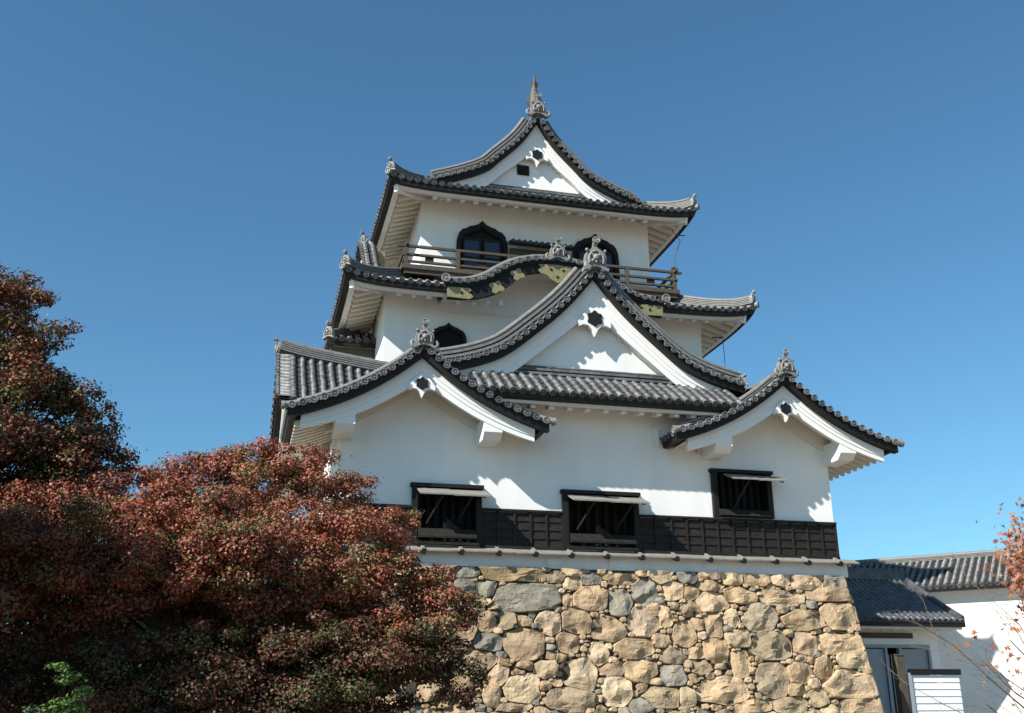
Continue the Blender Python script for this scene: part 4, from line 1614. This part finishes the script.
def make_tree(name, label, cat, base, mounds, per_area, leaf, palette, seed, trunk_r=.2, group=None, flat=.62, lump=5, m=None, limbs=True, height=None, shade_var=0.0, low=None):
    t = thing(name, (base[0], base[1], 0), label, cat, group)
    tm = MB()
    top = height or 2.4
    path = [V((base[0], base[1], -.1)), V((base[0]+.08, base[1]-.05, top*.35)), V((base[0]-.06, base[1]+.06, top*.7)), V((base[0]+.05, base[1], top))]
    tm.tube(path, [trunk_r*1.25, trunk_r, trunk_r*.85, trunk_r*.6], 10)
    tr = tm.build('trunk', BARK, t)
    for pth, R in (limb_paths((base[0], base[1], 0), mounds, seed) if limbs else []):
        lm_ = MB()
        lm_.tube(pth, [trunk_r*.5, trunk_r*.4, trunk_r*.28, trunk_r*.18, trunk_r*.06], 7)
        rg = random.Random(int(pth[-1].x*1000))
        for k in range(5):
            a = pth[2+k % 2].lerp(pth[3+k % 2], rg.random())
            d = V((rg.uniform(-1, 1), rg.uniform(-1, 1), rg.uniform(-.1, .6)))*R*.8
            lm_.tube([a, a+d*.5+V((0, 0, .04)), a+d], [trunk_r*.13, trunk_r*.08, trunk_r*.03], 5)
        lm_.build('limb', BARK, tr)
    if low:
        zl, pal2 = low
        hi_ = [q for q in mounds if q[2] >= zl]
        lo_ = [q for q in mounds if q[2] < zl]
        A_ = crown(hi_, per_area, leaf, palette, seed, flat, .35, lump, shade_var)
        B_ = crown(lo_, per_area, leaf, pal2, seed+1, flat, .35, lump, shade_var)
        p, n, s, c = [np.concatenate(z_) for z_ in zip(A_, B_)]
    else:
        p, n, s, c = crown(mounds, per_area, leaf, palette, seed, flat, .35, lump, shade_var)
    vv, k, tint = leaf_cloud(p, n, s, c, seed)
    mesh_from_leaves('crown', vv, k, tint, m or LEAF, t, (base[0], base[1], 0))
    return t, len(p)

RED = [((.30, .092, .055), 6), ((.26, .072, .048), 4), ((.31, .125, .068), 3), ((.17, .12, .05), 1.2), ((.105, .12, .036), .8)]
SHADED_LOW = [((.13, .04, .03), 4), ((.09, .05, .026), 3), ((.15, .055, .036), 2), ((.05, .062, .02), 2), ((.07, .08, .026), 1)]  # lower leaves: greener by nature, reds darkened to stand in for shade
DRED = [((.18, .055, .035), 5), ((.26, .085, .05), 3), ((.10, .06, .028), 3), ((.24, .11, .055), 1.5), ((.14, .11, .035), 1.2), ((.075, .085, .025), 1.5)]
M1 = [(0.01,-9.80,5.77,0.57),(0.88,-9.80,5.50,0.68),(1.67,-9.80,5.23,0.61),(-0.69,-9.80,5.21,0.75),(-1.57,-9.80,5.17,0.75),(-2.24,-10.50,4.75,0.72),(-3.11,-10.50,4.60,0.78),(-3.94,-10.50,4.42,0.87),(2.30,-10.50,4.68,0.48),(2.69,-10.50,4.72,0.29),(-0.12,-12.20,4.05,0.80),(0.71,-11.00,4.50,0.80),(1.41,-12.20,4.05,0.69),(-1.08,-12.20,3.94,0.77),(-2.14,-12.20,3.77,0.80),(-3.08,-12.20,3.47,0.86),(2.09,-12.20,3.82,0.62),(2.64,-12.20,3.39,0.56),(-0.56,-11.30,3.20,0.84),(0.43,-12.20,3.34,0.73),(1.31,-11.30,3.12,0.84),(-1.61,-11.30,3.03,0.89),(-2.62,-11.30,2.88,0.98),(2.35,-12.20,2.77,0.77),(3.07,-12.20,3.07,0.53),(3.33,-12.20,3.22,0.31),(2.85,-12.40,2.34,0.64),(1.91,-12.40,2.15,0.79),(0.71,-12.40,2.19,0.75),(-0.44,-12.40,2.15,0.74),(-1.59,-12.40,1.95,0.81),(-2.58,-12.40,1.89,0.82),(3.19,-12.40,1.95,0.46),(-4.12,-11.30,3.20,1.16),(-3.69,-12.40,2.08,0.97),(1.35,-12.40,1.81,0.75),(0.14,-12.40,1.62,0.68),(-1.03,-12.40,1.50,0.68),(-1.01,-10.60,4.67,0.68),(-1.81,-11.20,4.15,0.74),(-0.02,-10.40,4.99,0.65),(1.19,-10.80,4.63,0.64),(-0.15,-12.40,3.52,0.68),(0.83,-12.20,3.78,0.65),(-1.09,-12.40,3.42,0.68),(1.66,-12.20,3.44,0.62),(-2.79,-10.50,4.38,0.78),(-3.55,-10.80,4.08,0.85),(0.41,-11.30,2.99,0.73),(-0.56,-9.60,5.65,0.54),(0.37,-9.40,5.74,0.51),(1.30,-12.60,2.62,0.57),(0.34,-12.60,2.48,0.53),(-0.75,-12.40,2.61,0.54),(-0.14,-12.80,1.81,0.66),(0.92,-12.80,1.68,0.66),(2.20,-12.40,1.81,0.61)]

M2 = [(-4.38,-9.45,8.71,0.55),(-3.96,-9.70,8.37,0.54),(-4.90,-9.45,8.47,0.88),(-3.68,-9.95,7.75,0.60),(-3.29,-9.95,7.78,0.26),(-4.20,-9.95,7.53,0.75),(-5.05,-9.45,7.36,1.16),(-3.56,-9.70,7.12,0.71),(-3.94,-10.20,6.59,0.91),(-3.27,-9.70,6.70,0.63),(-2.81,-9.45,6.59,0.52),(-2.46,-9.45,6.38,0.45),(-3.06,-9.95,5.95,0.87),(-3.75,-10.20,5.76,0.90),(-2.45,-9.70,5.79,0.62),(-2.04,-9.45,5.52,0.40),(-4.71,-9.95,5.86,1.29),(-3.13,-9.95,5.27,0.90),(-4.24,-9.45,4.99,1.12),(-2.55,-9.45,5.07,0.73),(-6.04,-9.45,7.82,1.38),(-5.74,-9.95,5.96,1.50),(-5.44,-9.95,4.22,1.65)]

t1, k1 = make_tree('maple_tree', 'broad russet maple with rounded leaf pads in front of the stone base', 'tree', (.3, -10.6), M1, 880, .049, RED, 21, .13, flat=.82, lump=7, shade_var=.5, low=(2.75, SHADED_LOW))
M2 = M2+[(-4.52,-13.50,5.24,1.35),(-4.90,-14.00,4.46,1.45),(-4.20,-14.20,3.84,1.26),(-5.20,-13.50,3.44,1.64),(-5.41,-14.50,4.67,1.57),(-3.85,-14.50,2.89,1.08),(-6.13,-14.00,3.80,1.78),(-4.62,-14.00,2.36,1.42),(-3.98,-14.20,4.46,0.84)]  # extra mounds out of view at left, added to shade the maple's lower left

t2, k2 = make_tree('maple_tree', 'tall dark crimson maple rising at the left edge against the sky', 'tree', (-5.2, -10.0), M2, 430, .062, DRED, 33, .24, height=5.5, flat=.7, lump=6, shade_var=.5)
print('leaves', k1, k2)

# small green shrubs at the lower left
SH = [(-1.71, -16.0, 1.87, 0.26), (-1.82, -16.0, 1.64, 0.3), (-1.59, -16.0, 1.62, 0.3), (-1.76, -16.09, 1.38, 0.37), (-1.7, -16.0, 2.07, 0.16), (-1.5, -16.0, 1.34, 0.3), (-1.71, -16.0, 1.0, 0.44)]
GREEN = [((.085, .15, .035), 4), ((.11, .18, .045), 2), ((.05, .10, .025), 3)]
make_tree('garden_shrub', 'brighter green feathery shrub below the dark maple at lower left', 'shrub', (-1.71, -16), SH, 1500, .038, GREEN, 41, .04, m=LEAFN, limbs=False, height=.9)
SH2 = [(-2.07, -16.17, 1.56, 0.24), (-2.19, -16.17, 1.34, 0.3), (-2.01, -16.09, 1.21, 0.3), (-2.14, -16.17, 0.83, 0.41)]
DGREEN = [((.05, .09, .035), 4), ((.075, .12, .05), 2), ((.035, .06, .025), 3)]
make_tree('garden_shrub', 'dark green shrub in the bottom left corner beside the bright one', 'shrub', (-2.15, -16.2), SH2, 1300, .04, DGREEN, 43, .04, m=LEAFN, limbs=False, height=.8)
# evergreens that close the view behind the maples
for k, (bx_, by_, h, lab) in enumerate(((-3.2, -3.5, 4.6, 'dark evergreen tree behind the gap between the two maples'), (-6.5, -3.5, 5.0, 'dark evergreen tree behind the tall crimson maple'), (-1.0, -5.0, 5.2, 'low dark evergreen tree behind the middle of the broad russet maple'), (.5, -4.2, 5.0, 'small dark evergreen under the russet maple near the wall corner'))):
    r = random.Random(60+k)
    ms = [(bx_+r.uniform(-1.3, 1.3), by_+r.uniform(-.8, .8), h*(.2+.75*i/10)+.2, r.uniform(.7, 1.0)) for i in range(11)]+[(bx_+r.uniform(-1.6, 1.6), by_+r.uniform(-.8, .8), r.uniform(.8, h*.75), r.uniform(.8, 1.1)) for i in range(9)]
    make_tree('evergreen_tree', lab, 'tree', (bx_, by_), ms, 190, .11, DGREEN, 70+k, .15, m=LEAFN, limbs=False, height=h*.8)

# near maple sprays at the right edge
BR = thing('maple_tree', (4.9, -23, 0), 'nearby orange leaved maple with bare twigs at the right edge', 'tree')
tw = MB()
r = random.Random(5)
tips = []
trunkx = V((4.75, -22.9, 0))
def twig(a, b, r0, depth):
    a = V(a)
    b = V(b)
    mid_ = a.lerp(b, .5)+V((r.uniform(-.05, .05), r.uniform(-.05, .05), r.uniform(-.02, .06)))
    tw.tube([a, mid_, b], [r0, r0*.75, r0*.45], 6)
    if depth > 0:
        for k in range(2):
            s = mid_.lerp(b, r.uniform(0, .9))
            d = (b-a).normalized()
            e = s+V((d.x+r.uniform(-.7, .7), d.y+r.uniform(-.6, .6), d.z+r.uniform(-.45, .35))).normalized()*(b-a).length*r.uniform(.4, .65)
            twig(s, e, r0*.5, depth-1)
    else:
        tips.append(b)
tw.tube([trunkx+V((0, 0, -.1)), trunkx+V((.04, 0, 1.0)), trunkx+V((-.02, .02, 1.9)), trunkx+V((.03, 0, 2.6))], [.05, .042, .032, .02], 8)
tw.build('trunk', BARK, BR)
tw = MB()
for e, st in (((4.12, -23, 1.72), .75), ((4.14, -23.1, 1.85), .9), ((4.25, -22.8, 1.98), 1.0), ((3.9, -23, 1.78), .8), ((4.25, -23, 1.62), .6), ((3.95, -22.9, 1.64), .55)):
    twig(trunkx+V((0, 0, st+.35)), e, .008, 3)
tw.build('twig_spray', TWIG, BR)
LP = []
for cx, cz, sx, sz, n in ((4.33, 2.47, .05, .10, 260), (4.29, 2.34, .05, .07, 200), (4.32, 2.20, .05, .07, 190), (4.36, 2.56, .05, .06, 180), (4.38, 2.3, .05, .2, 260), (4.2, 2.08, .05, .04, 14), (4.33, 2.05, .05, .05, 22), (4.05, 2.0, .05, .03, 6), (4.15, 1.93, .06, .03, 10), (3.93, 1.99, .03, .03, 5), (4.3, 1.88, .06, .06, 14), (3.97, 1.82, .04, .05, 6), (4.1, 1.75, .06, .05, 7)):
    for _ in range(n):
        LP.append((cx+r.gauss(0, sx), -23+r.gauss(0, .12), cz+r.gauss(0, sz)))
LP = np.array(LP)
rl = np.random.default_rng(9)
nn = rl.normal(size=LP.shape)*.7+np.array([-.3, -.6, .35])
pal = np.array([(.36, .14, .065), (.30, .10, .05), (.38, .19, .09), (.26, .075, .045), (.24, .13, .06)])
cc = pal[rl.integers(0, len(pal), len(LP))]*rl.uniform(.8, 1.2, (len(LP), 1))
vv, k, tint = leaf_cloud(LP, nn, rl.uniform(.028, .055, len(LP)), cc, 3, 'lobed')
mesh_from_leaves('crown', vv, k, tint, LEAF, BR, (4.9, -23, 0))
